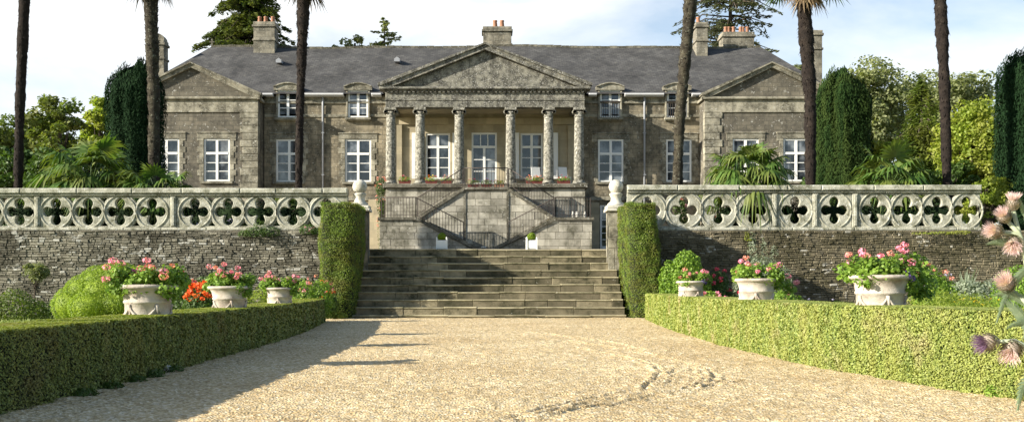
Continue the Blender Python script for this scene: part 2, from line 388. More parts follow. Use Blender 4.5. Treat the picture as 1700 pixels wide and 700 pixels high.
def ground():
    # lower ground sheet
    m = MB()
    m.add([(-400,-300,-.02),(400,-300,-.02),(400,32.2,-.02),(-400,32.2,-.02)], [(0,1,2,3)])
    tag(m.build('lawn', M['lawn']), kind='structure')
    # terrace sheet behind the retaining wall
    m = MB()
    ys = [32.3, 32.4, 42.4, 60, 900]
    vs = []
    for y in ys: vs += [(-600, y, terrace_z(y)), (600, y, terrace_z(y))]
    vs += [(-600, 32.3, -.3), (600, 32.3, -.3)]
    m.add(vs, [(0,1,3,2),(2,3,5,4),(4,5,7,6),(6,7,9,8),(10,11,1,0)])
    tag(m.build('terrace_ground', M['pave']), kind='structure')
    # gravel
    rg = np.random.default_rng(3)
    x0, x1, y0, y1, c = -4.7, 5.1, 5.0, 29.6, .026
    xs = np.arange(x0, x1, c); ys = np.arange(y0, y1, c)
    X, Y = np.meshgrid(xs, ys)
    Z = rg.normal(size=X.shape)
    def sm(a): return (a + np.roll(a,1,0)+np.roll(a,-1,0)+np.roll(a,1,1)+np.roll(a,-1,1))/5
    z1 = sm(Z); z2 = rg.normal(size=X.shape)
    for _ in range(12): z2 = sm(z2)
    z2 /= z2.std(); z3 = sm(sm(rg.normal(size=X.shape))); z3 /= z3.std()
    H = .0018*Z + .0036*z1 + .0034*z2 + .0024*z3
    H += .006*lump(np.stack([X, Y, 0*X], -1), 5, 1.2)
    # scuffs: sparse small hollows
    tracks = [([(840,712),(900,690),(1000,668),(1090,652),(1150,646),(1183,634),(1188,624),(1170,612),(1120,598),(1040,580),(940,566)], .034),
              ([(820,704),(880,687),(980,664),(1070,646),(1090,632),(1098,618),(1085,606),(1040,594),(960,578)], .034),
              ([(1068,646),(1084,628),(1088,610)], .02), ([(1104,642),(1120,626),(1118,610)], .02), ([(1140,648),(1152,630),(1146,612)], .02), ([(860,699),(990,672),(1060,660),(1180,641)], .022), ([(1072,644),(1090,628),(1094,612)], .022), ([(1086,645),(1102,630),(1106,614)], .022), ([(1156,646),(1172,630),(1164,612)], .022),
              ([(1010,676),(1100,655),(1200,640),(1240,634)], .03), ([(880,552),(1000,566),(1080,582)], .04)]
    for pts, w in tracks:
        P = []
        for px, py in pts:
            d = CAMZ*F/(py-HY); P.append((gx(px, d), d))
        P = np.array(P)
        best = np.full(X.shape, 9.0); 
        for a, b in zip(P[:-1], P[1:]):
            ab = b-a; t = np.clip(((X-a[0])*ab[0]+(Y-a[1])*ab[1])/(ab@ab), 0, 1)
            dd = np.hypot(X-a[0]-t*ab[0], Y-a[1]-t*ab[1]); best = np.minimum(best, dd)
        br = best + .03*lump(np.stack([X*4, Y*4, 0*X], -1), 8, 1.5)
        amp = np.clip(.8 + .25*lump(np.stack([X, Y, 0*X], -1), 11, 2.6), .4, 1.1)
        H += amp*(-.012*np.exp(-(br/(.7*w))**2) + .017*np.exp(-((br-1.5*w)/(w*.6))**2))
    H += .01
    G = np.stack([X, Y, H], -1)
    fb = FB(); fb.grid(G)
    # coarse continuation towards and behind the viewer
    cx = np.array([-4.7, 5.1-.02]); cy = np.array([-60, 5.0]); A, B = np.meshgrid(cx, cy)
    fb.grid(np.stack([A, B, 0*A+.008], -1))
    o = fb.build('gravel_path', M['gravel']); tag(o, kind='structure')
    # soil in the beds
    m = MB()
    for xa, xb in ((-9.5, -3.4), (3.6, 14)):
        m.add([(xa,22,.0),(xb,22,.0),(xb,31.3,.0),(xa,31.3,.0)], [(0,1,2,3)])
    tag(m.build('flower_bed_soil', M['soil']), kind='structure')
ground()

# ------------------------------------------------------------------ foliage objects
def hedge_path(pts, w, h, mat, name, label, seed, cat='hedge', side=1, dens=5200):
    """pts: front base line (x,y); body lies on the 'side' side (outer) of it"""
    rg = np.random.default_rng(seed)
    P = np.array(pts, float); seg = np.hypot(*(P[1:]-P[:-1]).T); L = np.concatenate([[0], np.cumsum(seg)])
    n = int(L[-1]/.08)
    s = np.linspace(0, L[-1], n); X = np.interp(s, L, P[:,0]); Y = np.interp(s, L, P[:,1])
    tx = np.gradient(X); ty = np.gradient(Y); ln = np.hypot(tx, ty); nx, ny = side*ty/ln, -side*tx/ln
    o = empty(name, (P[0,0], P[0,1], 0), label, cat)
    off = -np.array([P[0,0], P[0,1], 0])
    fb = FB()
    # core: cross section
    sec = [(.04, 0.0), (.03, h*.5), (.035, h-.05), (.06, h-.035), (w*.5, h-.03), (w-.06, h-.035), (w-.03, h*.5), (w-.04, 0)]
    G = np.zeros((n, len(sec), 3))
    for k, (a, z) in enumerate(sec):
        G[:,k,0] = X + nx*a; G[:,k,1] = Y + ny*a; G[:,k,2] = z
    G += .012*lump(G, seed, 4)[..., None]
    fb.grid(G)
    for e in (0, -1):  # end caps
        c = G[e]; fb.grid(np.stack([c[:4], c[:3:-1]]))
    core = fb.build('core', M['hedgecore'], o); core.location = off
    core.name = 'shade_core'
    # leaves
    fb = FB(); dist = np.hypot(X, Y)
    def scatter(cnt, face):
        u = rg.uniform(0, L[-1], cnt*3); d = np.interp(u, s, dist)
        keep = rg.uniform(size=len(u)) < np.clip((11/d)**2, .13, 1); u = u[keep]; d = d[keep]
        sz = np.clip(.0022*d, .018, .06)
        x = np.interp(u, s, X); y = np.interp(u, s, Y); a = np.interp(u, s, nx); b = np.interp(u, s, ny); k = len(u)
        if face == 'front': w_ = rg.uniform(-.025, .05, k); z = rg.uniform(0, h, k); Nn = np.stack([-a, -b, 0*a+.25], -1)
        elif face == 'top': w_ = rg.uniform(0, w, k); z = h + rg.uniform(-.022, .008, k); Nn = np.stack([0*a-.25, 0*b, 0*a+1.], -1)
        elif face == 'back': w_ = w + rg.uniform(-.035, .02, k); z = rg.uniform(0, h, k); Nn = np.stack([a, b, 0*a+.25], -1)
        ll = .014*lump(np.stack([x*5, y*5, z*5], -1), seed+1, 1.3)
        Pp = np.stack([x+a*(w_+ll*(face != 'top')), y+b*(w_+ll*(face != 'top')), z + (ll*.6 if face == 'top' else 0)], -1)
        fb.quads(leafquads(Pp, sz, Nn, .3 if face == 'top' else .75, .62, rg))
    ar = L[-1]
    scatter(int(ar*w*13000), 'top'); tp_ = fb.build('sunlit_top', G1_sun, o); tp_.location = off; fb = FB()  # top leaves always take the lighter copy: sunlight painted into their colour
    scatter(int(ar*h*dens), 'front'); scatter(int(ar*h*350), 'back')
    for e in (0, -1):
        k = int(w*h*1500); a = rg.uniform(0, w, k); z = rg.uniform(0, h, k); sg = -1 if e == 0 else 1
        Pp = np.stack([X[e]+nx[e]*a+sg*tx[e]/ln[e]*rg.uniform(-.02,.03,k), Y[e]+ny[e]*a+sg*ty[e]/ln[e]*rg.uniform(-.02,.03,k), z], -1)
        fb.quads(leafquads(Pp, np.clip(.0031*dist[e], .026, .075), np.tile([sg*tx[e]/ln[e], sg*ty[e]/ln[e], .2], (k,1)), .75, .62, rg))
    lv = fb.build('leaves', mat, o); lv.location = off
    return o
M['hedgecore'] = plain('hedge core shade', (.012,.016,.006), .95, .4, 20, bs=.8)  # near-black solid core, painted shade in the gaps between leaves

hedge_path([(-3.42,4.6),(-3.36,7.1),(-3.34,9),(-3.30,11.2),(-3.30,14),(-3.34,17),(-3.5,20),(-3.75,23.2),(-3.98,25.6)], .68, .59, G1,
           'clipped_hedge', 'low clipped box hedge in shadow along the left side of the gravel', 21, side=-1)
hedge_path([(4.7,6.4),(4.25,8.05),(4.05,8.64),(3.92,9.56),(3.76,10.7),(3.64,12.4),(3.60,15.3),(3.82,20.9),(4.15,25),(4.38,27.6)], .68, .70, G1_sun,
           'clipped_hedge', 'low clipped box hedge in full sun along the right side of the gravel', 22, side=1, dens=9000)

def shape_leaves(fb, P, Nn, rg, sz, asp=.5, spread=.7, up=None):
    fb.quads(leafquads(P, sz, Nn, spread, asp, rg, up))

def block_yew(name, label, base, w0, w1, dep, h, mat, seed, lean=0, n=48000, sz=.036, group=None):
    """upright clipped block: base centre, bottom width, top width, depth, height"""
    rg = np.random.default_rng(seed)
    o = empty(name, base, label, 'hedge', group)
    fb = FB(); nz, nc = 26, 28
    def surf(u, v, infl=0):
        # u in [0,1) around rounded rectangle, v in 0..1 height
        a = u*2*PI; ca, sa = np.cos(a), np.sin(a); k = 5.0
        r = (np.abs(ca)**k + np.abs(sa)**k)**(-1/k)
        w = (w0 + (w1-w0)*v)/2 + infl; d = dep/2*(1-.12*v) + infl
        x = r*ca*w + lean*v; y = r*sa*d; z = v*h
        p = np.stack([x, y, z], -1); l = lump(p*2.4, seed, 1.6)*.075
        p[...,0] += ca*l; p[...,1] += sa*l; nn = np.stack([np.sign(ca)*np.abs(ca)**3, np.sign(sa)*np.abs(sa)**3, 0*ca+.3], -1)
        return p, nn
    U, V = np.meshgrid(np.linspace(0, 1, nc), np.linspace(0, 1, nz)); G, _ = surf(U, V, -.06); 
    cap = G[-1:].copy(); cap[0,:,0] = lean; cap[0,:,1] = 0; cap[0,:,2] = h-.03
    fb.grid(np.concatenate([G, cap])); fb.build('shade_core', M['hedgecore'], o)
    fb = FB()
    p, nn = surf(rg.uniform(size=n), rg.uniform(size=n)); p += nn*rg.uniform(-.07, .03, n)[:, None]
    shape_leaves(fb, p, nn, rg, sz, .5, .8)
    k = n//6; x = rg.uniform(-.5, .5, k)*w1*.96+lean; y = rg.uniform(-.5, .5, k)*dep*.85
    p = np.stack([x, y, h + rg.uniform(-.04, .05, k)+.05*lump(np.stack([x*3,y*3,x*0],-1), seed, 2)], -1)
    shape_leaves(fb, p, np.tile([0,0,1.], (k,1)), rg, sz, .5, .8)
    fb.build('leaves', mat, o)
    return o
block_yew('yew_hedge', 'tall clipped yew block at the left end of the stone steps', (-4.17, 30.0, 0), 1.0, 1.12, 2.7, 3.22, G2, 31, .06)
block_yew('yew_hedge', 'tall clipped yew block at the right end of the stone steps, widening to the base', (4.66, 30.0, 0), 1.08, .86, 2.7, 3.22, G2, 32, -.20)

def column_yew(name, label, base, r, h, mat, seed, lobes=7, top=.3, n=40000, sz=.11, group=None, ry=None, lobe_amp=.10):
    rg = np.random.default_rng(seed); ry = ry or r
    o = empty(name, base, label, 'tree', group)
    ph = rg.uniform(0, 6.28, 3); hts = rg.uniform(.90, 1.04, 64)
    def surf(u, v, infl=0):
        a = u*2*PI
        hh = np.interp((u*lobes*2) % 64, np.arange(64), hts)
        env = np.where(v < .25, .82+.72*v, np.where(v < 1-top, 1.0, np.sqrt(np.clip(1-((v-(1-top))/top)**2, 0.0, 1))*.93+.07*(v<.999)))
        m = 1 + lobe_amp*np.abs(np.sin(a*lobes/2+ph[0]))*1.3 - lobe_amp + .04*np.sin(a*lobes*1.7+ph[1]+v*5)
        x = np.cos(a)*(r+infl)*m*env; y = np.sin(a)*(ry+infl)*m*env; z = v*h*(1-(1-hh)*v)
        p = np.stack([x, y, z], -1); l = lump(p*1.3, seed, 1.4)*.10 + lump(p*np.array([3.2,3.2,1.1]), seed+3, 1.6)*.07; p[...,0] += np.cos(a)*l*env; p[...,1] += np.sin(a)*l*env
        return p, np.stack([np.cos(a), np.sin(a), .35+0*a], -1)
    U, V = np.meshgrid(np.linspace(0, 1, 60), np.linspace(0, 1, 30)); G, _ = surf(U, V, -.16)
    fb = FB(); fb.grid(G)
    v = rg.uniform(size=n)**.92; p, nn = surf(rg.uniform(size=n), v); p += nn*rg.uniform(-.16, .05, n)[:, None]
    shape_leaves(fb, p, nn, rg, sz, .33, .7, up=(0,0,1.3,.5))
    k = n//14; p, nn = surf(rg.uniform(size=k), rg.uniform(.75, 1.0, k)); p[:,2] += rg.uniform(.0,.18,k)
    shape_leaves(fb, p, nn, rg, sz*1.7, .22, .7, up=(0,0,2,.4))
    fb.build('crown', mat, o)
    m = MB(); m.tube([(0,0,-.1),(0,0,h*.25)], [.12,.10]); m.build('trunk', M['bark'], o)
    return o
YG = 'dark columnar yews on the terrace'
column_yew('columnar_yew', 'broad dark columnar yew behind the second palm trunk from the left', (gx(226,38.5),38.5,terrace_z(38)), 1.02, gz(113,38.5)-terrace_z(38), G3, 41, top=.18, group=YG)
column_yew('columnar_yew', 'broad dark columnar yew to the right of the crowned palm beside the house', (gx(1399,38.5),38.5,terrace_z(38)), 1.02, gz(122,38.5)-terrace_z(38), G3b, 42, top=.17, group=YG)
column_yew('columnar_yew', 'tall flat topped dark yew at the right edge of the photo', (gx(1712,36),36,terrace_z(36)), 1.1, gz(97,36)-terrace_z(36), G3, 43, top=.10, group=YG, lobe_amp=.05)

def mound(name, label, base, rs, mat, seed, n=9000, sz=.05, cat='shrub', lumps=None, group=None, asp=.5, blooms=None, shell=.35, zsq=1.0):
    """leafy mound of ellipsoids; rs list of (dx,dy,dz,r,rz); blooms list of (material, count, radius, petals, zbias)"""
    rg = np.random.default_rng(seed)
    o = empty(name, base, label, cat, group)
    fb = FB()
    vol = np.array([r*r for *_, r, rz in rs]); cnt = (n*vol/vol.sum()).astype(int)
    for (dx, dy, dz, r, rz), k in zip(rs, cnt):
        d = rg.normal(size=(k,3)); d /= np.linalg.norm(d, axis=1)[:, None]
        rad = 1 - shell*rg.uniform(size=k)**1.5 + .10*lump(d*3, seed, 1.5)
        p = d*rad[:, None]*np.array([r, r, rz]) + np.array([dx, dy, dz]); ok = p[:,2] > -.02
        shape_leaves(fb, p[ok], d[ok], rg, sz, asp, .8)
        if shell < .3:
            U, V = np.meshgrid(np.linspace(0, 2*PI, 18), np.linspace(0, PI, 12)); q = .84*(1-shell*.5)
            G = np.stack([np.cos(U)*np.sin(V)*r*q+dx, np.sin(U)*np.sin(V)*r*q+dy, np.maximum(np.cos(V)*rz*q+dz, 0)], -1); fb.grid(G)
    fb.build('leaves', mat, o)
    if blooms:
        for bm, k, br, pet, *zz in blooms:
            for _ in range(k):
                fb = FB()
                dx, dy, dz, r, rz = rs[rg.integers(len(rs))]
                a = rg.uniform(0, 2*PI); e = math.asin(rg.uniform(.0 if not zz else zz[0], 1.0))
                c = np.array([dx+math.cos(a)*math.cos(e)*r*1.05, dy+math.sin(a)*math.cos(e)*r*1.05, dz+math.sin(e)*rz*1.12+rg.uniform(0,.05)])
                d = rg.normal(size=(pet,3)); d /= np.linalg.norm(d, axis=1)[:, None]
                shape_leaves(fb, c + d*br*rg.uniform(.7,1.1)*np.array([1,1,.75]), d, rg, br*.9, .85, .5)
                fb.build('bloom', bm, o)
    return o

# box topiary on the left
mound('cloud_topiary', 'rounded lime green clipped topiary in overlapping mounds by the left wall', (gx(165,26.0),26.0,0),
      [(-.66,0,.42,.56,.50),(-.38,.1,.76,.56,.46),(-.02,.15,1.00,.58,.44),(.45,.1,1.08,.66,.44),(.02,-.5,.38,.62,.42),(.62,-.4,.42,.62,.44),(.2,-.1,.75,.7,.45)], G11, 51, 46000, .038, shell=.10)

def tree(name, label, x, y, ztop, rx, seed, mat, zc=None, ry=None, n=9000, sz=.2, nclump=45, trunk=.25, cs=.22, bark='bark', z0=None, cat='tree', group=None, asp=.6, open_=0.0):
    """broadleaf tree; crown ellipsoid from zc (crown bottom) to ztop"""
    rg = np.random.default_rng(seed); z0 = terrace_z(y) if z0 is None else z0
    zc = z0 + .5 if zc is None else zc; ry = ry or rx; rz = (ztop-zc)/2; cz = (ztop+zc)/2 - z0
    o = empty(name, (x, y, z0), label, cat, group)
    d = rg.normal(size=(nclump,3)); d /= np.linalg.norm(d, axis=1)[:, None]
    rad = rg.uniform(.25, 1, nclump)**.55
    rad *= 1 + .12*lump(d*2, seed, 1.6)
    C = d*rad[:, None]*np.array([rx, ry, rz])*(1-cs*.5) + np.array([0, 0, cz])
    m = MB(); top = Vector((0,0,cz+rz*.45))
    pts = [Vector((rg.uniform(-.05,.05)*i*rx*.3, rg.uniform(-.05,.05)*i*rx*.3, top.z*i/5)) for i in range(6)]
    m.tube(pts, [trunk*(1.15-.17*i) for i in range(6)], 9)
    for c in C[:max(14, nclump//2)]:
        c = Vector(c); t = min(.9, max(.15, (c.z/top.z)*.62)); i = int(t*5); s_ = pts[i].lerp(pts[i+1], t*5-i)
        mid = s_.lerp(c, .5) + Vector((0,0,-.08*rz)); m.tube([s_, mid, c], [trunk*.36, trunk*.22, trunk*.05], 5)
    m.build('trunk', M[bark], o)
    fb = FB(); per = n//nclump
    for c in C:
        rr = rg.uniform(.7, 1.35)*cs*min(rx, rz)*1.5
        k = int(per*rg.uniform(.7, 1.3)); q = rg.normal(size=(k,3)); q /= np.linalg.norm(q, axis=1)[:, None]
        rad = rg.uniform(.3, 1, k)**.5
        p = c + q*rad[:, None]*rr*np.array([1.15, 1.15, .72]); p[:,2] -= .12*rr*(q[:,0]**2+q[:,1]**2)
        shape_leaves(fb, p, q*.5+np.array([0,0,.6]), rg, sz, asp, .8)
    fb.build('crown', mat, o)
    return o

def conifer(name, label, x, y, ztop, L, seed, mat, z0=None, nb=60, n=9000, sz=.2, zlow=None, droop=.25, trunk=.3, tipw=.35, power=.8, group=None, flat=.5):
    rg = np.random.default_rng(seed); z0 = terrace_z(y) if z0 is None else z0; H = ztop - z0
    zl = (zlow - z0) if zlow is not None else H*.15
    o = empty(name, (x, y, z0), label, 'tree', group)
    m = MB(); m.tube([(0,0,0),(0.05,0,H*.5),(0,0,H*.98)], [trunk, trunk*.7, .03], 8)
    fb = FB(); per = n//nb
    for i in range(nb):
        f = (i+rg.uniform(0,1))/nb; z = zl + (H-zl)*f; ln = L*((1-f)**power+.04)*rg.uniform(.6, 1.12)
        a = rg.uniform(0, 2*PI); d = np.array([math.cos(a), math.sin(a)])
        e = np.array([d[0]*ln, d[1]*ln, z - droop*ln*rg.uniform(.3,1.2)])
        m.tube([(0,0,z),(d[0]*ln*.5, d[1]*ln*.5, z+.06*ln),tuple(e)], [trunk*.22*(1.1-f), trunk*.12, .01], 4)
        k = int(per*(.35+.9*(1-f)))
        t = rg.uniform(.18, 1.05, k); w = tipw*ln*(1.15-t)*rg.normal(size=k)*.6
        px = d[0]*ln*t - d[1]*w; py = d[1]*ln*t + d[0]*w
        pz = z + (e[2]-z)*t*t + rg.normal(size=k)*.08*flat - .22*np.abs(w)
        shape_leaves(fb, np.stack([px,py,pz],-1), np.tile([0,0,1.],(k,1)), rg, sz, .38, .75, up=(d[0],d[1],-.4,.5))
    fb.build('crown', mat, o); m.build('trunk', M['bark'], o)
    return o

# ---- palms
def fan_leaf(fb, pet, base, direction, size, rg, droop=.5, nseg=22, width=.05, curl=0.0):
    """fan leaf: petiole end = base, blades radiate about 'direction'"""
    d = Vector(direction).normalized(); up = Vector((0,0,1)); s = d.cross(up)
    s = s.normalized() if s.length > .01 else Vector((1,0,0)); u = s.cross(d).normalized()
    V = []
    for i in range(nseg):
        a = (i/(nseg-1)-.5)*R(215) + rg.uniform(-.03,.03); L = size*(1-.22*abs(a)/2)*rg.uniform(.85,1.08)
        dr = (d*math.cos(a) + s*math.sin(a)).normalized()
        side = (s*math.cos(a) - d*math.sin(a)).normalized()
        w = width*size*2
        pr = None; K = 4
        for k in range(K+1):
            t = k/K; bend = droop*(t**2.2)*L*rg.uniform(.75,1.25) if k else 0
            p = Vector(base) + dr*L*t*(1-.12*droop*t) + u*(.10*L*t*(1-t)) - up*bend
            ww = w*(.25+1.0*t*1.6 if t < .45 else 1.0*(1.02-t)*1.75)*.55
            fold = u*(ww*.35*(-1 if i % 2 else 1))
            cur = (p - side*ww + fold, p + side*ww - fold*.4)
            if pr: V += [pr[0], pr[1], cur[1], cur[0]]
            pr = cur
    fb.quads(np.array([tuple(v) for v in V], np.float32))

def fan_palm(name, label, base, h, n, L, size, seed, mat=None, group=None, spread=1.0, droop=.5, low=-.35):
    rg = np.random.default_rng(seed); o = empty(name, base, label, 'palm', group)
    m = MB(); m.lathe([(.13,-.05),(.15,h*.4),(.14,h*.9),(.06,h+.12)], n=10)
    m.build('trunk', M['palmbark2'], o)
    fb = FB(); pt = MB()
    for i in range(n):
        a = i*2.399 + rg.uniform(-.3,.3); f = i/(n-1); el = math.asin(max(-1, min(1, low + (1.0-low)*(f**.75)*.97)))
        l = L*rg.uniform(.8,1.1); c = math.cos(el)
        tip = Vector((math.cos(a)*c*l*spread, math.sin(a)*c*l*spread, h + math.sin(el)*l*.95 + .1))
        st = Vector((0,0,h)); mid = st.lerp(tip, .5)+Vector((0,0,.10*l)); pt.tube([st, mid, tip], [.022,.016,.012], 5)
        d = (tip-mid).normalized(); d.z -= .15
        fan_leaf(fb, None, tip, d, size*rg.uniform(.85,1.12), rg, droop*rg.uniform(.6,1.3)*(1.3-.7*f))
    fb.build('fronds', mat or G8, o); pt.build('stalks', G10, o)
    return o

def tall_palm(label, pts, d, w0, w1, seed, zt, mat='palmbark', crown=True, skirt=True, ex=1.3):
    """pts: (px,py) of the trunk from base up; w0,w1 widths in px"""
    rg = np.random.default_rng(seed)
    P = [Vector((gx(px, d), d, gz(py, d))) for px, py in pts]
    z0 = terrace_z(d); P[0].z = z0; top = P[-1] + (P[-1]-P[-2]).normalized()*(zt - P[-1].z); P.append(top)
    base = P[0].copy(); P = [p-base for p in P]
    o = empty('tall_palm', base, label, 'palm', 'tall palms along the terrace')
    # resample
    n = 90; Q = []; 
    Ls = [0]
    for a, b in zip(P[:-1], P[1:]): Ls.append(Ls[-1]+(b-a).length)
    for i in range(n+1):
        s = Ls[-1]*i/n
        for k in range(len(P)-1):
            if s <= Ls[k+1]+1e-6:
                Q.append(P[k].lerp(P[k+1], (s-Ls[k])/(Ls[k+1]-Ls[k]))); break
    sc = d/F; r0, r1 = w0*sc/2, w1*sc/2
    rr = [(r0 + (r1-r0)*(i/n)**ex)*(1+.05*math.sin(i*1.9)+.07*math.sin(i*.41+seed)+rg.uniform(-.08,.08)) for i in range(n+1)]
    m = MB(); m.tube(Q, rr, 14); 
    vs = []
    for i in range(1, n):  # leaf base stubs and fibre
        for k in range(9):
            a = rg.uniform(0, 6.28); c = Vector((math.cos(a), math.sin(a), 0)); s_ = Vector((-c.y, c.x, 0)); p = Q[i] + c*rr[i]*.94 + Vector((0,0,rg.uniform(-.05,.05)))
            w = rg.uniform(.02,.045); hh = rg.uniform(.05,.13); e = rg.uniform(.015,.05)*(1+.8*i/n)
            m.add([p-s_*w, p+s_*w, p+c*e+Vector((0,0,-hh)) if mat == 'palmbark' else p+c*e+Vector((0,0,hh)), p-c*.01+Vector((0,0,hh*.4))], [(0,1,2),(1,3,2),(3,0,2)])
    m.build('trunk', M[mat], o)
    if skirt:
        fb = FB()
        for i in range(16):
            a = rg.uniform(0, 6.28); c = Vector((math.cos(a), math.sin(a), 0)); b = Q[-1] + c*(rr[-1]+.05) + Vector((0,0,rg.uniform(-.15,.3)))
            fan_leaf(fb, None, b, (c.x*.85, c.y*.85, -.75), rg.uniform(.45,.8), rg, .5, 14, .045)
        fb.build('dead_fronds', G13 if seed == 65 else G13b, o)
    if crown:
        fb = FB(); pt = MB(); h = Q[-1]
        for i in range(26):
            a = i*2.399; f = i/25; el = math.asin(-.15 + 1.1*f**.8 if -.15+1.1*f**.8 < 1 else .99); l = .9*rg.uniform(.8,1.1)
            tip = h + Vector((math.cos(a)*math.cos(el)*l, math.sin(a)*math.cos(el)*l, math.sin(el)*l+.25)); st = h+Vector((0,0,.15))
            mid = st.lerp(tip,.5)+Vector((0,0,.1)); pt.tube([st,mid,tip],[.02,.015,.01],5); dd = (tip-mid).normalized()
            fan_leaf(fb, None, tip, dd, .75, rg, .45, 18)
        fb.build('fronds', G8, o); pt.build('stalks', G10, o)
    return o
tall_palm('slim dark palm trunk at the far left of the terrace', [(28,310),(33,180),(38,60)], 34.5, 13, 20, 61, 13.6)
tall_palm('mossy palm trunk rising in front of the left columnar yew', [(254,310),(256,180),(252,60)], 35.5, 17, 24, 62, 11.45, 'palmbark2', ex=2)
tall_palm('dark palm trunk in front of the left wing windows', [(494,310),(498,180),(502,60)], 34.5, 12, 24, 63, 11.0, ex=3.5)
tall_palm('leaning rough palm trunk right of the portico', [(1121,310),(1128,200),(1141,60)], 34.5, 15, 24, 64, 14.2, 'palmbark2')
tall_palm('palm with dry brown skirt beside the right wing of the house', [(1346,310),(1345,160),(1338,60)], 35.5, 15, 25, 65, 10.98)
tall_palm('dark palm trunk before the sunlit shrubs on the right', [(1575,310),(1568,140),(1564,60)], 34.5, 13, 24, 66, 13.6)

FG = 'low fan palms on the terrace'
def fp(label, px, py, d, h, n, L, s, seed, **k): return fan_palm('fan_palm', label, (gx(px,d), d, terrace_z(d)), h, n, L, s, seed, group=FG, **k)
fp('fan palm with bright hanging fronds spilling over the right balustrade', 1243, 250, 32.55, 2.1, 30, 1.0, .85, 71, droop=.85)
fp('low fan palm in front of the right columnar yew', 1475, 250, 34.0, 2.0, 24, .95, 1.0, 72, droop=.7)
fp('spreading fan palm behind the left balustrade, largest of the left clump', 150, 250, 34.3, 2.0, 28, 1.25, 1.1, 73, droop=.7)
fp('low fan palm just left of the large left clump', 90, 290, 34, 1.2, 15, .8, .7, 74)
fp('dark fan palm at the foot of the mossy palm trunk', 262, 290, 33.4, 1.5, 26, .95, .85, 75, droop=.7)
fp('small fan palm below the first wing window', 365, 300, 34.5, .95, 14, .5, .5, 76)
fp('small blue green fan palm at the foot of the dark trunk', 470, 300, 33.8, 1.15, 14, .45, .5, 77)

# ---- background trees
BG = 'trees beyond the house and garden'
def bt(label, px, d, ytop, wpx, seed, mat, ylow=310, **k):
    return tree('garden_tree', label, gx(px,d), d, gz(ytop,d), wpx/2*d/F, seed, mat, zc=gz(ylow,d), group=BG, z0=2.2, **k)
bt('spreading green tree behind the far left palm', 40, 62, 190, 150, 81, G4, 330, nclump=60, n=11000, sz=.24)
bt('feathery green tree with a bare leading branch on the left', 100, 58, 150, 110, 82, G4, 300, nclump=50, n=7000, sz=.24, cs=.17)
bt('bright sunlit poplar left of the columnar yew', 166, 70, 142, 75, 83, G5, 330, nclump=60, n=11000, sz=.24)
bt('dark green bushy tree low at the left edge', 15, 48, 235, 150, 84, G10, 330, nclump=50, n=9000, sz=.2)
bt('green bushy tree between the left palms', 120, 46, 240, 180, 85, G10, 330, nclump=50, n=10000, sz=.2)
bt('grey green tree with pale leaves above the right yew', 1438, 66, 86, 140, 86, G6, 320, nclump=90, n=17000, sz=.26)
bt('grey green tree behind the right palm trunk', 1592, 64, 80, 135, 87, G6, 320, nclump=90, n=16000, sz=.24, cs=.18)
bt('pale olive tree in the middle of the right group', 1512, 70, 105, 130, 88, G6, 320, nclump=60, n=10000, sz=.26)
bt('lime green shrub peeping beside the right yew', 1455, 50, 215, 60, 89, G5, 330, nclump=25, n=4000, sz=.2)
bt('pale treetop just over the right pavilion', 1322, 75, 100, 60, 90, G6, 200, nclump=25, n=4000, sz=.3)
conifer('garden_conifer', 'light green conifer left of the dark right palm trunk', gx(1530,48),48,gz(140,48), 2.3, 91, G4, nb=190, n=50000, sz=.20, zlow=2.5, droop=.35, power=.6, tipw=.45, flat=2.2)
bt('yellow green sunlit tree right of the dark right palm trunk', 1620, 44, 158, 125, 92, G5, 370, nclump=130, n=28000, sz=.16)
bt('low green bush behind the end of the right balustrade', 1640, 36, 290, 80, 93, G5, 375, nclump=30, n=7000, sz=.10)
conifer('garden_conifer', 'large dense conifer behind the left chimney', gx(412,72),72,gz(-60,72), 3.7, 94, G7, nb=230, n=60000, sz=.34, zlow=gz(125,72), droop=.34, power=.45, tipw=.30, flat=1.0)
conifer('garden_conifer', 'small airy conifer tip over the roof ridge', gx(638,76),76,gz(30,76), 1.8, 95, G6, nb=40, n=2600, sz=.26, zlow=gz(100,76), droop=-.1, power=.7)
bt('low leafy treetop peeping over the roof ridge', 590, 74, 58, 50, 96, G6, 110, nclump=14, n=900, sz=.26)
bt('faint treetop at the ridge left of its neighbour', 560, 74, 69, 36, 97, G6, 110, nclump=10, n=500, sz=.26)
conifer('garden_conifer', 'tall open cedar with bare trunk behind the right chimneys', gx(1212,66),66,gz(-90,66), 3.5, 98, G7b, nb=85, n=13000, sz=.28, zlow=gz(110,66), droop=.25, power=.25, trunk=.34)
for i, px in enumerate((-60, -10, 1700, 1770)):
    bt(['dense green tree beyond the left edge','dark tree half cut by the left edge','dense green tree behind the far right yew','dense green tree beyond the right edge'][i], px, 60, 200, 150, 100+i, G4, 330, nclump=40, n=6000, sz=.26)
for i, px in enumerate((1390, 1490, 1570)):
    bt(['dark undergrowth shrub beside the right yew','dark undergrowth shrub behind the right fan palm','dark undergrowth shrub by the right palm trunk'][i], px, 43, 268, 110, 110+i, G10, 340, nclump=30, n=6000, sz=.15)

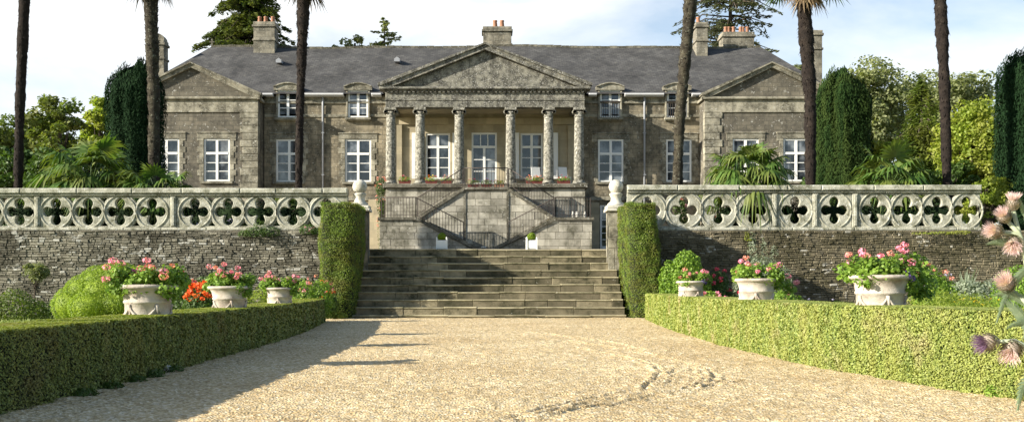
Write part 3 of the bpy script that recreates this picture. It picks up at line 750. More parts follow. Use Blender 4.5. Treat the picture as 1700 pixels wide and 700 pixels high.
# ------------------------------------------------------------------ retaining walls, balustrade, piers, steps
WY = 31.2
def ret_wall(label, x0, x1, ztop, seed):
    o = empty('retaining_wall', ((x0+x1)/2, WY, 0), label, 'wall', 'rubble retaining walls')
    m = MB()
    masonry(m, [(x0,-.02),(x1,-.02),(x1,ztop),(x0,ztop)], WY, 1.12, (.038,.10), (.07,.27), .011, .040, .013, .0125, seed)
    w = m.build('wall', [M['rubble' if x0 < 0 else 'rubble2'], M['mortar']], o); w.location = (-(x0+x1)/2, -WY, 0)
    # large pale stones near the base
    return o
ret_wall('rough rubble retaining wall left of the steps', -22, -4.05, 2.60, 5)
ret_wall('rough rubble retaining wall right of the steps', 4.35, 17.2, 2.60, 6)

def quatre(cx, cz, s=1.0, lob=.375):
    pts = []
    for q in range(4):
        c = [(.098,.098),(.115,.16),(.140,.215),(.148,.27),(.128,.335),(.075,.385),(0.0,.415),(-.075,.385),(-.128,.335),(-.148,.27),(-.140,.215),(-.115,.16)]
        a = q*PI/2
        for x, y in c:
            pts.append((cx+s*(x*math.cos(a)-y*math.sin(a)), cz+s*(x*math.sin(a)+y*math.cos(a))))
    return pts
def panel_mesh(name, loops, thick, bevel, mat):
    cu = bpy.data.curves.new(name, 'CURVE'); cu.dimensions = '2D'; cu.fill_mode = 'BOTH'
    cu.extrude = thick/2-bevel; cu.bevel_depth = bevel; cu.bevel_resolution = 1; cu.offset = -bevel*1.1
    for L in loops:
        sp = cu.splines.new('POLY'); sp.points.add(len(L)-1); sp.use_cyclic_u = True
        for i, (x, y) in enumerate(L): sp.points[i].co = (x, y, 0, 1)
    tmp = bpy.data.objects.new('tmp', cu); COL.objects.link(tmp)
    dg = bpy.context.evaluated_depsgraph_get(); me = bpy.data.meshes.new_from_object(tmp.evaluated_get(dg))
    bpy.data.objects.remove(tmp); me.name = name
    V = np.zeros(len(me.vertices)*3, np.float32); me.vertices.foreach_get('co', V); V = V.reshape(-1,3)
    V2 = np.stack([V[:,0], -V[:,2], V[:,1]], -1); me.vertices.foreach_set('co', V2.ravel().copy()); me.update()
    me.materials.clear(); me.materials.append(mat)
    return me
def balustrade(label, x0, x1, cs, posts, zb, zt, end_solid=None):
    """cs: quatrefoil centres, posts: post centres"""
    o = empty('stone_balustrade', ((x0+x1)/2, WY+.2, zb), label, 'balustrade', 'gothic stone balustrades')
    off = (x0+x1)/2; H = zt-zb; m = MB(); yc = 0
    # plinth and coping, in jointed lengths
    rr = random.Random(int(abs(x0)*7))
    def lengths(z0_, z1_, y0_, y1_, c):
        x = x0
        while x < x1-.01:
            l = min(rr.uniform(1.0, 1.9), x1-x); 
            if x1-x-l < .5: l = x1-x
            dz = rr.uniform(-.006,.006); m.box(x+.004-off, x+l-.004-off, y0_, y1_, z0_, z1_+dz, 0, c); x += l
    lengths(0, .10, -.17, .17, .02)
    m.build('plinth', M['balustrade'], o); m = MB()
    lengths(H-.17, H, -.22, .22, .03); lengths(H-.235, H-.175, -.16, .16, .02); m.build('coping', M['balustrade'], o)
    z0_, z1_ = .10, H-.24; ph = z1_-z0_; zc = z0_+ph/2
    bounds = sorted([x0]+posts+[x1])
    for a, b in zip(bounds[:-1], bounds[1:]):
        pa = a + (.09 if a in posts else 0); pb = b - (.09 if b in posts else 0)
        if pb-pa < .2: continue
        inn = [c for c in cs if pa < c < pb]
        loops = [[(pa-off, z0_),(pb-off, z0_),(pb-off, z1_),(pa-off, z1_)]]
        s = .92 if len(inn) else 1
        pit = (inn[1]-inn[0]) if len(inn) > 1 else (pb-pa)
        s = min(1.0, pit/.93)
        for c in inn: loops.append(quatre(c-off, zc, s))
        rad = min(ph/2-.01, pit/2)
        for c1, c2 in zip(inn[:-1], inn[1:]):
            if c2-c1 > 1.3: continue
            mx = (c1+c2)/2-off
            for sg in (1,-1):
                loops.append([(mx-.125, zc+sg*(ph/2-.045)),(mx+.125, zc+sg*(ph/2-.045)),(mx+.04, zc+sg*(ph/2-.14)),(mx, zc+sg*(ph/2-.22)),(mx-.04, zc+sg*(ph/2-.14))])
        me = panel_mesh('pierced_panel', loops, .17, .018, M['balustrade'])
        link('pierced_panel', me, o)
        m = MB()
        for c in inn:
            rx = pit/2-.005; rz = ph/2-.005
            pts = [(c-off+rx*math.cos(t), -.078, zc+rz*math.sin(t)*(1+.06*abs(math.sin(t))**6)) for t in [2*PI*i/32 for i in range(33)]]
            m.tube(pts, .034, 6)
        if inn: m.build('tracery_ribs', M['balustrade'], o)
    for p in posts:
        m = MB(); m.box(p-.088-off, p+.088-off, -.12, .12, z0_, z1_, 0, .02); m.box(p-.04-off, p+.04-off, -.145, -.118, z0_+.04, z1_-.04, 0, .01); m.build('post', M['balustrade'], o)
    return o
dW = WY+.2
def X(px): return gx(px, dW)
balustrade('pierced quatrefoil balustrade of pale lichened stone left of the steps', X(-60), X(578), [X(p) for p in (-18,35,95,148,201,254,325,380,433,487,543)], [X(p) for p in (64,289)], 2.60, gz(312,dW-.2))
balustrade('pierced quatrefoil balustrade of pale lichened stone right of the steps', X(1040), X(1625), [X(p) for p in (1074,1135,1192,1250,1319,1384,1451,1504,1554,1603)], [X(p) for p in (1285,1352,1418)], 2.60, gz(307,dW-.2))

def pier(label, x, seed):
    o = empty('gate_pier', (x, WY+.22, 0), label, 'pier', 'ball topped stone piers')
    m = MB(); masonry(m, [(-.27,0),(.27,0),(.27,3.18),(-.27,3.18)], -.27, .54, (.3,.36), (.27,.54), .01, .006, .008, 0, seed, 0, 0); m.box(-.262,.262,-.25,.27,0,3.18)
    m.build('shaft', M['trim'], o)
    m = MB(); m.box(-.34,.34,-.34,.34,3.18,3.26,0,.02); m.box(-.31,.31,-.31,.31,3.26,3.36,0,.02); m.lathe([(.27,3.36),(.26,3.42),(.17,3.50),(.15,3.60),(.19,3.68),(.21,3.72),(.16,3.76)], n=20)
    m.build('cap', M['ballstone'], o)
    m = MB(); m.ball((0,0,3.95), .225, 24); m.build('ball_finial', M['ballstone'], o)
pier('stone pier with ball finial behind the left yew block', -3.80, 1)
pier('stone pier with ball finial behind the right yew block', 4.06, 2)

def steps():
    o = empty('stone_steps', (.17, 28.9, 0), 'wide flight of mossy stone steps up to the terrace', 'steps')
    rr = random.Random(4); x0, x1 = -3.84, 3.86
    for k in range(10):
        m = MB(); y = .33*k; zt = .09+.218*k; zb = max(-.05, zt-.218); x = x0 + (0 if k else -.05)
        while x < x1-.01:
            l = min(rr.uniform(.45, 1.5), x1-x)
            if x1-x-l < .3: l = x1-x
            dy = rr.uniform(-.014,.014); dz = rr.uniform(-.010,.010); yb = y+.60 if k < 9 else y+.9
            m.box(x+.003, x+l-.003, y+dy, yb, zb-.01, zt+dz-.05, 0, .010); m.box(x+.002, x+l-.002, y+dy-.022, yb, zt+dz-.049, zt+dz, 1, .018)
            x += l
        m.build('step', [M['steps'], M['tread']], o)
    return o
steps()

# ------------------------------------------------------------------ the house
HC = .06; HB = 2.40; FY = 49.0; PY = 47.8
house = empty('country_house', (HC, FY, HB), 'long old stone country house with slate roof, columned portico and two gabled wings', 'house')
def hpart(m, name, mats, parent=None):
    o = m.build(name, mats, parent or house)
    if parent is None: o.location = (-HC, -FY, -HB)
    return o
def subpart(m, name, mats, parent): return m.build(name, mats, parent)

def wall_holes(m, x0, x1, z0, z1, y, holes, depth=.22, mi=0):
    xs = sorted({x0, x1} | {h[0] for h in holes} | {h[1] for h in holes}); zs = sorted({z0, z1} | {h[2] for h in holes} | {h[3] for h in holes})
    for a, b in zip(xs[:-1], xs[1:]):
        for c, d in zip(zs[:-1], zs[1:]):
            mx, mz = (a+b)/2, (c+d)/2
            if any(h[0] < mx < h[1] and h[2] < mz < h[3] for h in holes): continue
            m.add([(a,y,c),(b,y,c),(b,y,d),(a,y,d)], [(0,1,2,3)], mi)
    for h in holes:
        a, b, c, d = h[:4]; e = y+depth
        m.add([(a,y,c),(a,e,c),(a,e,d),(a,y,d),(b,y,c),(b,e,c),(b,e,d),(b,y,d)], [(0,3,2,1),(4,5,6,7),(3,7,6,2),(0,1,5,4)], mi)

def window(xc, z0, z1, w, y, trans=.66, rows=(3,1), surround=True, door=False, cols=2, topcols=None, sill=True, bars=False):
    """joinery set .13 behind the wall face y"""
    m = MB(); x0, x1 = xc-w/2, xc+w/2; yf = y+.035; zt = z0+(z1-z0)*trans; t = .085
    m.box(x0,x0+t,yf,yf+.07,z0,z1); m.box(x1-t,x1,yf,yf+.07,z0,z1); m.box(x0+t,x1-t,yf,yf+.07,z1-t,z1); m.box(x0+t,x1-t,yf,yf+.07,z0,z0+t*(1 if not door else 5))
    if trans < 1: m.box(x0+t,x1-t,yf-.012,yf+.07,zt-.055,zt+.055)
    zb = z0+t*(1 if not door else 5); ztop_l = (zt-.045) if trans < 1 else z1-t
    def fill(za, zb_, rows_, ncols):
        ww = (x1-x0-2*t)
        for c in range(1, ncols):
            cx = x0+t+ww*c/ncols; hw = .058 if ncols == 2 or c == ncols/2 else .022
            m.box(cx-hw,cx+hw,yf-.006,yf+.065,za,zb_)
        for r in range(1, rows_):
            zz = za+(zb_-za)*r/rows_; m.box(x0+t,x1-t,yf+.012,yf+.05,zz-.018,zz+.018)
    fill(zb, ztop_l, rows[0], cols)
    if trans < 1: fill(zt+.045, z1-t, rows[1], topcols or cols)
    o = hpart(m, 'window' if not door else 'glazed_door', M['white'])
    p = MB(); p.add([(x0+.02,yf+.035,z0+.02),(x1-.02,yf+.035,z0+.02),(x1-.02,yf+.035,z1-.02),(x0+.02,yf+.035,z1-.02)], [(0,1,2,3)])
    subpart(p, 'pane', M['glass'], o)
    if sill and not door:
        s = MB(); s.box(x0-.14,x1+.14,y-.10,y+.03,z0-.11,z0,0,.01); subpart(s, 'sill', M['trim'], o)
    if surround:
        s = MB(); rr = random.Random(int(xc*100)+int(z0*10)); z = z0; k = 0
        while z < z1-.02:
            h = min(.27, z1-z); e = .30 if k % 2 else .19
            s.box(x0-e,x0-.001,y-.025,y+.02,z+.004,z+h-.004,0,.01); s.box(x1+.001,x1+e,y-.025,y+.02,z+.004,z+h-.004,0,.01); z += h; k += 1
        s.box(x0-.30,x1+.30,y-.03,y+.02,z1+.002,z1+.24,0,.01); s.box(x0-.32,x1+.32,y-.07,y+.02,z1+.243,z1+.30,0,.015)
        subpart(s, 'surround', M['trim'], o)
    if bars:
        s = MB()
        for i in range(9): xx = x0+w*(i+.5)/9; s.box(xx-.011,xx+.011,y-.02,y,z0,z0+.75)
        s.box(x0,x1,y-.025,y+.005,z0+.75,z0+.785); subpart(s, 'guard_rail', M['iron'], o)
    return o

EZ = 10.02
def hx(px, d=FY): return gx(px, d)
gw = [(480,44),(594.5,44),(1014,43),(1127,43)]
holes = []
for px, w in gw: xc = hx(px); ww = w*FY/F; holes.append((xc-ww/2, xc+ww/2, gz(302,FY), gz(231,FY)))
# basement openings
bd = (hx(1012)-.45, hx(1012)+.45, HB, gz(340,FY))
PX0, PX1 = -4.42, 4.55
m = MB()
wall_holes(m, -10.5, PX0, HB-.3, EZ, FY, [h for h in holes if h[1] < PX0])
wall_holes(m, PX1, 10.6, HB-.3, EZ, FY, [h for h in holes if h[0] > PX1]+[bd])
# side and back walls
BY = FY+10
m.add([(-16.7,PY+.4,HB-.3),(-16.7,BY,HB-.3),(-16.7,BY,9.7),(-16.7,PY+.4,9.7)], [(0,1,2,3)])
m.add([(16.6,PY+.4,HB-.3),(16.6,BY,HB-.3),(16.6,BY,9.7),(16.6,PY+.4,9.7)], [(0,1,2,3)])
m.add([(-16.7,BY,HB-.3),(16.6,BY,HB-.3),(16.6,BY,9.7),(-16.7,BY,9.7)], [(0,1,2,3)])
# string course, basement band
hpart(m, 'wall', M['render'])
for a, b in ((-10.48, PX0-.02), (PX1+.02, 10.58)):
    m = MB(); m.box(a,b,FY-.05,FY+.02,8.98,9.12,0,.01); hpart(m, 'string_course', M['trim']); m = MB(); m.box(a,b,FY-.06,FY+.02,gz(330,FY)-.08,gz(330,FY)+.1,0,.015); hpart(m, 'basement_band', M['trim']); m = MB()
    m.box(a,b,FY-.09,FY+.02,9.62,9.72,0,.01); m.box(a,b,FY-.02,FY+.015,9.723,9.98,0,.0); hpart(m, 'eaves_course', M['trim'])
for px, w in gw: window(hx(px), gz(302,FY), gz(231,FY), w*FY/F-.02, FY)
# basement door right
window((bd[0]+bd[1])/2, bd[2], bd[3], .9, FY, trans=1.0, rows=(6,1), door=True, cols=2, surround=False)
m = MB(); m.box(bd[0]-.55,bd[0]-.05,FY-.06,FY+.02,HB,bd[3]+.1,0,.01); hpart(m, 'pilaster', M['tan'])
m = MB(); m.box(hx(613)-.02,hx(631),FY-.10,FY+.02,HB-.1,gz(331,FY),0,.01); hpart(m, 'pilaster', M['tan'])

# portico back wall
pw = [((-2.77-.01, -1.61), gz(297,FY), gz(221,FY)), ((1.76, 2.83), gz(297,FY), gz(221,FY))]
dr = (-.58, .63, 5.42, gz(220,FY))
m = MB(); wall_holes(m, PX0, PX1, HB-.3, 9.7, FY+.04, [(a,b,c,d) for (a,b),c,d in pw]+[dr])
for sx in (PX0, PX1): m.add([(sx,FY-.2,5.4),(sx,FY+.04,5.4),(sx,FY+.04,9.7),(sx,FY-.2,9.7)], [(0,1,2,3)])
m.box(PX0+.02,PX1-.02,FY-.06,FY+.05,8.62,8.95,0,.01)
for px_ in (PX0+.12, PX1-.52): m.box(px_,px_+.40,FY-.10,FY+.05,5.45,8.6,0,.01)
hpart(m, 'portico_wall', M['tan'])
for (a,b),c,d in pw: window((a+b)/2, c, d, b-a, FY+.04, trans=.70, surround=False)
window((dr[0]+dr[1])/2, dr[2], dr[3], dr[1]-dr[0], FY+.04, trans=.76, rows=(3,1), door=True, surround=False, topcols=3)
m = MB()
for i in range(2):
    for j in range(3):
        x = -.36+.52*i+.02; m.add([(x,FY+.17,6.1+.0*j),(x+.36,FY+.17,6.1),(x+.36,FY+.17,7.05),(x,FY+.17,7.05)], [(0,1,2,3)]) if j == 0 else None
hpart(m, 'lace_curtain', M['curtain'])
for px in (687.5, 755, 858, 922.5):
    m = MB(); x = gx(px, FY-.2); z0, z1 = gz(297,FY), gz(221,FY)
    m.box(x-.115,x+.115,FY-.14,FY-.09,z0,z1); m.box(x-.085,x+.085,FY-.155,FY-.137,z0+.1,z0+1.2); m.box(x-.085,x+.085,FY-.155,FY-.137,z0+1.3,z1-.1); m.box(x-.02,x+.02,FY-.09,FY+.04,z0+.2,z0+.26); m.box(x-.02,x+.02,FY-.09,FY+.04,z1-.26,z1-.2)
    hpart(m, 'shutter', M['white'])

# portico: columns, entablature, pediment, ceiling
CY = 46.75; PF = 5.50; CT = 9.02
for x in (-4.24, -2.90, -1.12, 1.23, 2.96, 4.35):
    m = MB(); r = .235; n = 20
    prof = [(r*(1.0-.14*(i/14)**1.6), .22+(3.12-.22)*i/14) for i in range(15)]
    m.lathe(prof, (x, CY, PF), n)
    c = hpart(m, 'column', M['column'])
    b = MB(); b.box(x-.30,x+.30,CY-.30,CY+.30,PF,PF+.08,0,.01); b.lathe([(.29,.08),(.30,.12),(.26,.16),(.27,.19),(.24,.225)], (x,CY,PF), 20); subpart(b, 'base', M['column'], c)
    b = MB(); b.lathe([(.205,3.10),(.23,3.13),(.205,3.16),(.205,3.26),(.25,3.34)], (x,CY,PF), 20)
    for sg in (-1,1):   # volutes
        for k in range(4): b.tube([(x+sg*(.255-.02*k),CY-.24,PF+3.33-.01*k),(x+sg*(.255-.02*k),CY+.24,PF+3.33-.01*k)], .075-.012*k, 10)
    b.box(x-.27,x+.27,CY-.27,CY+.27,PF+3.40,PF+3.52,0,.012); subpart(b, 'capital', M['column'], c)
cx = .06; hw = 4.52
m = MB()
m.box(cx-hw,cx+hw,CY-.25,CY+.25,CT,CT+.30,0,.01); m.box(cx-hw-.02,cx+hw+.02,CY-.28,CY+.25,CT+.30,CT+.36,0,.015)
m.box(cx-hw,cx+hw,CY-.25,CY+.25,CT+.362,CT+.72,0,.01)
for sg in (-1,1):
    xx = cx+sg*(hw-.24); m.box(xx-.24,xx+.24,CY+.251,FY,CT,CT+.72)
m.box(cx-hw-.10,cx+hw+.10,CY-.36,CY+.25,CT+.722,CT+.79,0,.015)
for i in range(46):
    x = cx-hw+.05+i*(2*hw-.2)/45; m.box(x,x+.10,CY-.345,CY-.30,CT+.655,CT+.721)
hpart(m, 'entablature', M['portico'])
m = MB(); m.box(cx-hw+.48,cx+hw-.48,CY+.252,FY+.03,CT+.10,CT+.16); hpart(m, 'portico_ceiling', M['tan'])
ph = 4.79; z0 = CT+.79; za = 11.84
m = MB(); sl = (za-.30-z0)/(ph-.35)
m.prism([(cx-ph+.5,z0+.08),(cx+ph-.5,z0+.08),(cx,za-.28)], CY-.20, CY+.1); hpart(m, 'tympanum', M['portico'])
def raking(m, xc, half, zb, zt, th, y0, y1):
    for sg in (-1, 1):
        a = (xc+sg*half, zb); b = (xc, zt); poly = [a, (a[0], a[1]+.0), b, (b[0], b[1]-th), (a[0]-sg*th*1.6, a[1]-.0)]
        poly = [(xc+sg*half, zb), (xc+sg*half, zb+.10), (xc, zt), (xc, zt-th), (xc+sg*(half-th*(half/(zt-zb))*.92), zb)]
        if sg > 0: pass
        else: poly = poly
        if area(poly) < 0: poly = poly[::-1]
        m.prism(poly, y0, y1)
m = MB(); m.box(cx-ph,cx+ph,CY-.46,CY+.25,z0+.002,z0+.11,0,.02); raking(m, cx, ph, z0+.112, za, .24, CY-.44, CY+.25); raking(m, cx, ph+.06, z0+.17, za+.06, .07, CY-.52, CY+.24)
hpart(m, 'raking_cornice', M['portico'])
m = MB(); yb = 51.4; e = .002
m.add([(cx-ph-.04,CY-.50,z0+.24),(cx,CY-.50,za+.075),(cx,yb,za+.075),(cx-ph-.04,FY+.2,z0+.24)], [(0,1,2,3)])
m.add([(cx+ph+.04,CY-.50,z0+.24),(cx,CY-.50,za+.075),(cx,yb,za+.075),(cx+ph+.04,FY+.2,z0+.24)], [(3,2,1,0)])
hpart(m, 'portico_roof', M['slate'])

# main roof (hipped)
RY = 53.75; RZ = 13.42; EY = FY-.28
m = MB(); L, Rr = -17.0, 16.9; rl, rrt = gx(352,RY), gx(1262,RY)
nx_ = 60
rg = np.random.default_rng(9)
fb = FB()
U = np.linspace(0, 1, 61); Vv = np.linspace(0, 1, 14)
UU, VV = np.meshgrid(U, Vv)
def sag(x, v): return (.03*np.sin(x*.9)+.04*np.sin(x*.37+1)) * v
xa = L+(rl-L)*VV; xb = Rr+(rrt-Rr)*VV; XX = xa+(xb-xa)*UU; YY = EY+(RY-EY)*VV; ZZ = EZ+.03+(RZ-EZ)*VV + sag(XX, VV)
fb.grid(np.stack([XX,YY,ZZ],-1))
YY2 = 2*RY-YY; fb.grid(np.stack([XX,YY2,ZZ],-1)[:, ::-1])
for xe, xr in ((L, rl), (Rr, rrt)):
    fb.grid(np.array([[[xe,EY,EZ+.03],[xe,2*RY-EY,EZ+.03]],[[xr,RY,RZ+sag(xr,1)],[xr,RY,RZ+sag(xr,1)]]]))
rf = fb.build('roof', M['slate'], house, (-HC,-FY,-HB))
m = MB(); xs = np.linspace(rl, rrt, 70)
for a, b in zip(xs[:-1], xs[1:]):
    za_ = RZ+float(sag(a,1)); m.box(a+.01,b-.005,RY-.10,RY+.10,za_-.04,za_+.075+rnd.uniform(-.01,.012))
m.build('ridge_tiles', M['coping'], rf)
# eaves gutter, interrupted by dormers
dorm = [(478,.0),(594.5,0),(1013,0),(1124,0)]
dx = [hx(p, FY-.1) for p, _ in dorm]
segs = [(-10.5, dx[0]-.66), (dx[0]+.66, dx[1]-.66), (dx[1]+.66, PX0-.45), (PX1+.45, dx[2]-.66), (dx[2]+.66, dx[3]-.66), (dx[3]+.66, 10.5)]
for a, b in segs:
    m = MB(); m.box(a,b,EY-.12,EY+.02,EZ-.05,EZ+.045,0,.02); m.box(a,b,EY-.02,FY+.02,EZ-.09,EZ-.052); hpart(m, 'gutter', M['gutter'])
for px in (430.5, 536, 1070, 1171.5):
    m = MB(); x = hx(px, FY-.1); m.tube([(x,FY-.12,EZ-.05),(x,FY-.10,EZ-.5),(x,FY-.10,HB)], .05, 8)
    for z in (4.2,6.2,8.2): m.box(x-.07,x+.07,FY-.16,FY,z,z+.04)
    hpart(m, 'downpipe', M['zinc'])
# dormers
for i, x in enumerate(dx):
    zs_, ze_ = gz(196,FY), gz(150,FY); w = .96
    m = MB(); hwid = .57
    # stone jambs and arched hood
    m.box(x-hwid,x-w/2,FY-.14,FY+.9,zs_-.15,ze_-.02,0,.015); m.box(x+w/2,x+hwid,FY-.14,FY+.9,zs_-.15,ze_-.02,0,.015); m.box(x-w/2,x+w/2,FY-.14,FY+.1,zs_-.15,zs_,0,.015)
    arc = []; n = 12
    top = [(x+.76*math.cos(PI*(.5+.5*(1-2*k/n)*.999)) if False else x-.67+1.34*k/n, ze_-.01+.20*math.sin(PI*k/n)**.8 if 0 < k < n else ze_+.02) for k in range(n+1)]
    low = [(x-w/2, ze_-.02), (x+w/2, ze_-.02)]
    # hood as strips
    for k in range(n):
        (xa1, za1), (xb1, zb1) = top[k], top[k+1]
        lz = ze_-.018
        m.prism([(xa1,lz),(xb1,lz),(xb1,zb1+.10),(xa1,za1+.10)], FY-.19, FY+1.6)
        m.prism([(xa1,za1+.102),(xb1,zb1+.102),(xb1,zb1+.15),(xa1,za1+.15)], FY-.26, FY+1.7)
    m.box(x-.5,x+.5,FY+.15,FY+.9,zs_-.1,ze_-.03) if i != 3 else None
    d = hpart(m, 'dormer', M['trim'])
    window(x, zs_, ze_-.02, w, FY-.12, trans=1.0, rows=(3,1), surround=False, sill=True, bars=(i in (2,3)))
# roof vents
for px, py in ((465,100),(660,98)):
    d = 52; x = gx(px,51.9); z = gz(py+3,51.9)
    m = MB(); m.prism([(x-.14,z-.12),(x+.14,z-.12),(x+.14,z+.02),(x,z+.12),(x-.14,z+.02)], 51.5, 52.3); hpart(m, 'roof_vent', M['zinc'])

# chimneys
def chimney(px0, px1, ytop, zb, d, pots, thick=.9, cap=True, arch=False, pr=.11, ph_=.36):
    x0, x1 = gx(px0,d), gx(px1,d); zt = gz(ytop,d); m = MB(); y0, y1 = d, d+thick
    m.box(x0,x1,y0,y1,zb,zt-.28,0,.01); m.box(x0-.07,x1+.07,y0-.07,y1+.07,zt-.279,zt-.16,0,.02); m.box(x0-.02,x1+.02,y0-.02,y1+.02,zt-.159,zt,0,.02)
    m.box(x0-.05,x1+.05,y0-.05,y1+.05,zt-1.0,zt-.9,0,.015)
    if arch:
        xm = (x0+x1)/2; w = (x1-x0)/2; n = 8
        pl = [(xm+w*math.cos(PI*k/n), zt+w*.9*math.sin(PI*k/n)) for k in range(n+1)]; m.prism(pl, y0+.05, y1-.05)
    o = hpart(m, 'chimney', M['chim'])
    for p in pots:
        q = MB(); x = gx(p,d); q.lathe([(pr,0),(pr*1.05,ph_*.15),(pr*.8,ph_*.8),(pr*.95,ph_*.86),(pr*.9,ph_),(pr*.6,ph_)], (x,(y0+y1)/2,zt), 12)
        subpart(q, 'chimney_pot', M['terra'], o)
chimney(421,456,36,12.4,53.0,(428,438,450))
chimney(802,849,44,12.6,53.8,(822,833.5), pr=.13, ph_=.42)
chimney(1156,1175,37,12.3,52.8,(1162,))
chimney(1200,1252,53,12.4,54.4,(1208,1213,1221,1233,1237,1244))
chimney(247,272,66,9.8,52.0,(), thick=.7, arch=True)
chimney(1349,1365,50,9.8,52.0,(), thick=.7)

# gabled wings
def wing(px0, px1, pxa, wins, seed, sgn):
    d = PY; x0, x1, xa = gx(px0,d), gx(px1,d), gx(pxa,d); x0, x1 = xa-3.09, xa+3.09
    zb, zt = 9.72, 11.28
    hl = []; 
    for p in wins: xc = gx(p,d); hl.append((xc-.62, xc+.62, gz(301,d), gz(230,d)))
    m = MB(); wall_holes(m, x0, x1, HB-.3, zb-.02, d, hl)
    for xx in (x0, x1): m.add([(xx,d,HB-.3),(xx,FY+.5,HB-.3),(xx,FY+.5,zb-.02),(xx,d,zb-.02)], [(0,1,2,3)])
    m.prism([(x0+.15,zb),(x1-.15,zb),(xa,zt-.18)], d+.02, d+.4)
    hpart(m, 'wall', M['render2'])
    for h in hl: window((h[0]+h[1])/2, h[2], h[3], 1.22, d)
    for xx, s in ((x0, 1), (x1, -1)):
        m = MB(); z = HB; k = 0
        while z < 8.9:
            w = .82 if k % 2 else .70; a, b = sorted((xx-s*.02, xx+s*w)); 
            m.box(a,b,d-.04,d+.3,z+.008,z+.325,0,.014); z += .333; k += 1
        hpart(m, 'quoins', M['trim'])
    m = MB(); m.box(x0-.04,x1+.04,d-.06,d+.02,9.0,9.09,0,.01); m.box(x0-.02,x1+.02,d-.03,d+.02,9.093,9.6,0,.0); m.box(x0-.12,x1+.12,d-.16,d+.02,9.603,9.72,0,.02)
    for xx, s in ((x0, -1), (x1, 1)):
        a, b = sorted((xx+s*.002, xx+s*.12)); m.box(a,b,d-.157,FY-.1,9.60,9.722)
    raking(m, xa, 3.22, 9.722, zt, .20, d-.16, d+.3); raking(m, xa, 3.28, 9.78, zt+.05, .06, d-.24, d+.3)
    hpart(m, 'gable_cornice', M['trim'])
    m = MB(); yb = 52.0; e = 3.30
    m.add([(xa-e,d-.22,9.86),(xa,d-.22,zt+.06),(xa,yb-.6,zt+.06),(xa-e,FY,9.86)], [(0,1,2,3)]); m.add([(xa+e,d-.22,9.86),(xa,d-.22,zt+.06),(xa,yb-.6,zt+.06),(xa+e,FY,9.86)], [(3,2,1,0)])
    hpart(m, 'wing_roof', M['slate'])
wing(208,428,318,(276,360),1,-1); wing(1175,1385,1280,(1238,1322),2,1)
# stone cross finial at the ridge end
m = MB(); x = rl; m.box(x-.04,x+.04,RY-.04,RY+.04,RZ,RZ+.45); m.box(x-.13,x+.13,RY-.035,RY+.035,RZ+.25,RZ+.32); hpart(m, 'ridge_finial', M['coping'])

# ------------------------------------------------------------------ double staircase of the portico
SB = 2.42
stair = empty('double_staircase', (.08, 44.9, SB), 'pale stone double flight staircase with iron railings below the portico', 'staircase')
def spart(m, name, mats):
    o = m.build(name, mats, stair); o.location = (-.08, -44.9, -SB); return o
PYF = 46.05
A = [M['ashlar'], M['mortar']]
m = MB(); masonry(m, [(-4.40,SB-.1),(4.56,SB-.1),(4.56,5.30),(-4.40,5.30)], PYF, .5, (.30,.36), (.4,1.0), .01, .012, .008, 0, 11)
m.box(-4.40,4.56,PYF+.5,FY,SB-.1,5.29,1)
spart(m, 'podium_wall', A)
m = MB(); m.box(-4.52,4.68,PYF-.16,FY+.03,5.303,5.50,0,.03); spart(m, 'podium_coping', M['coping'])
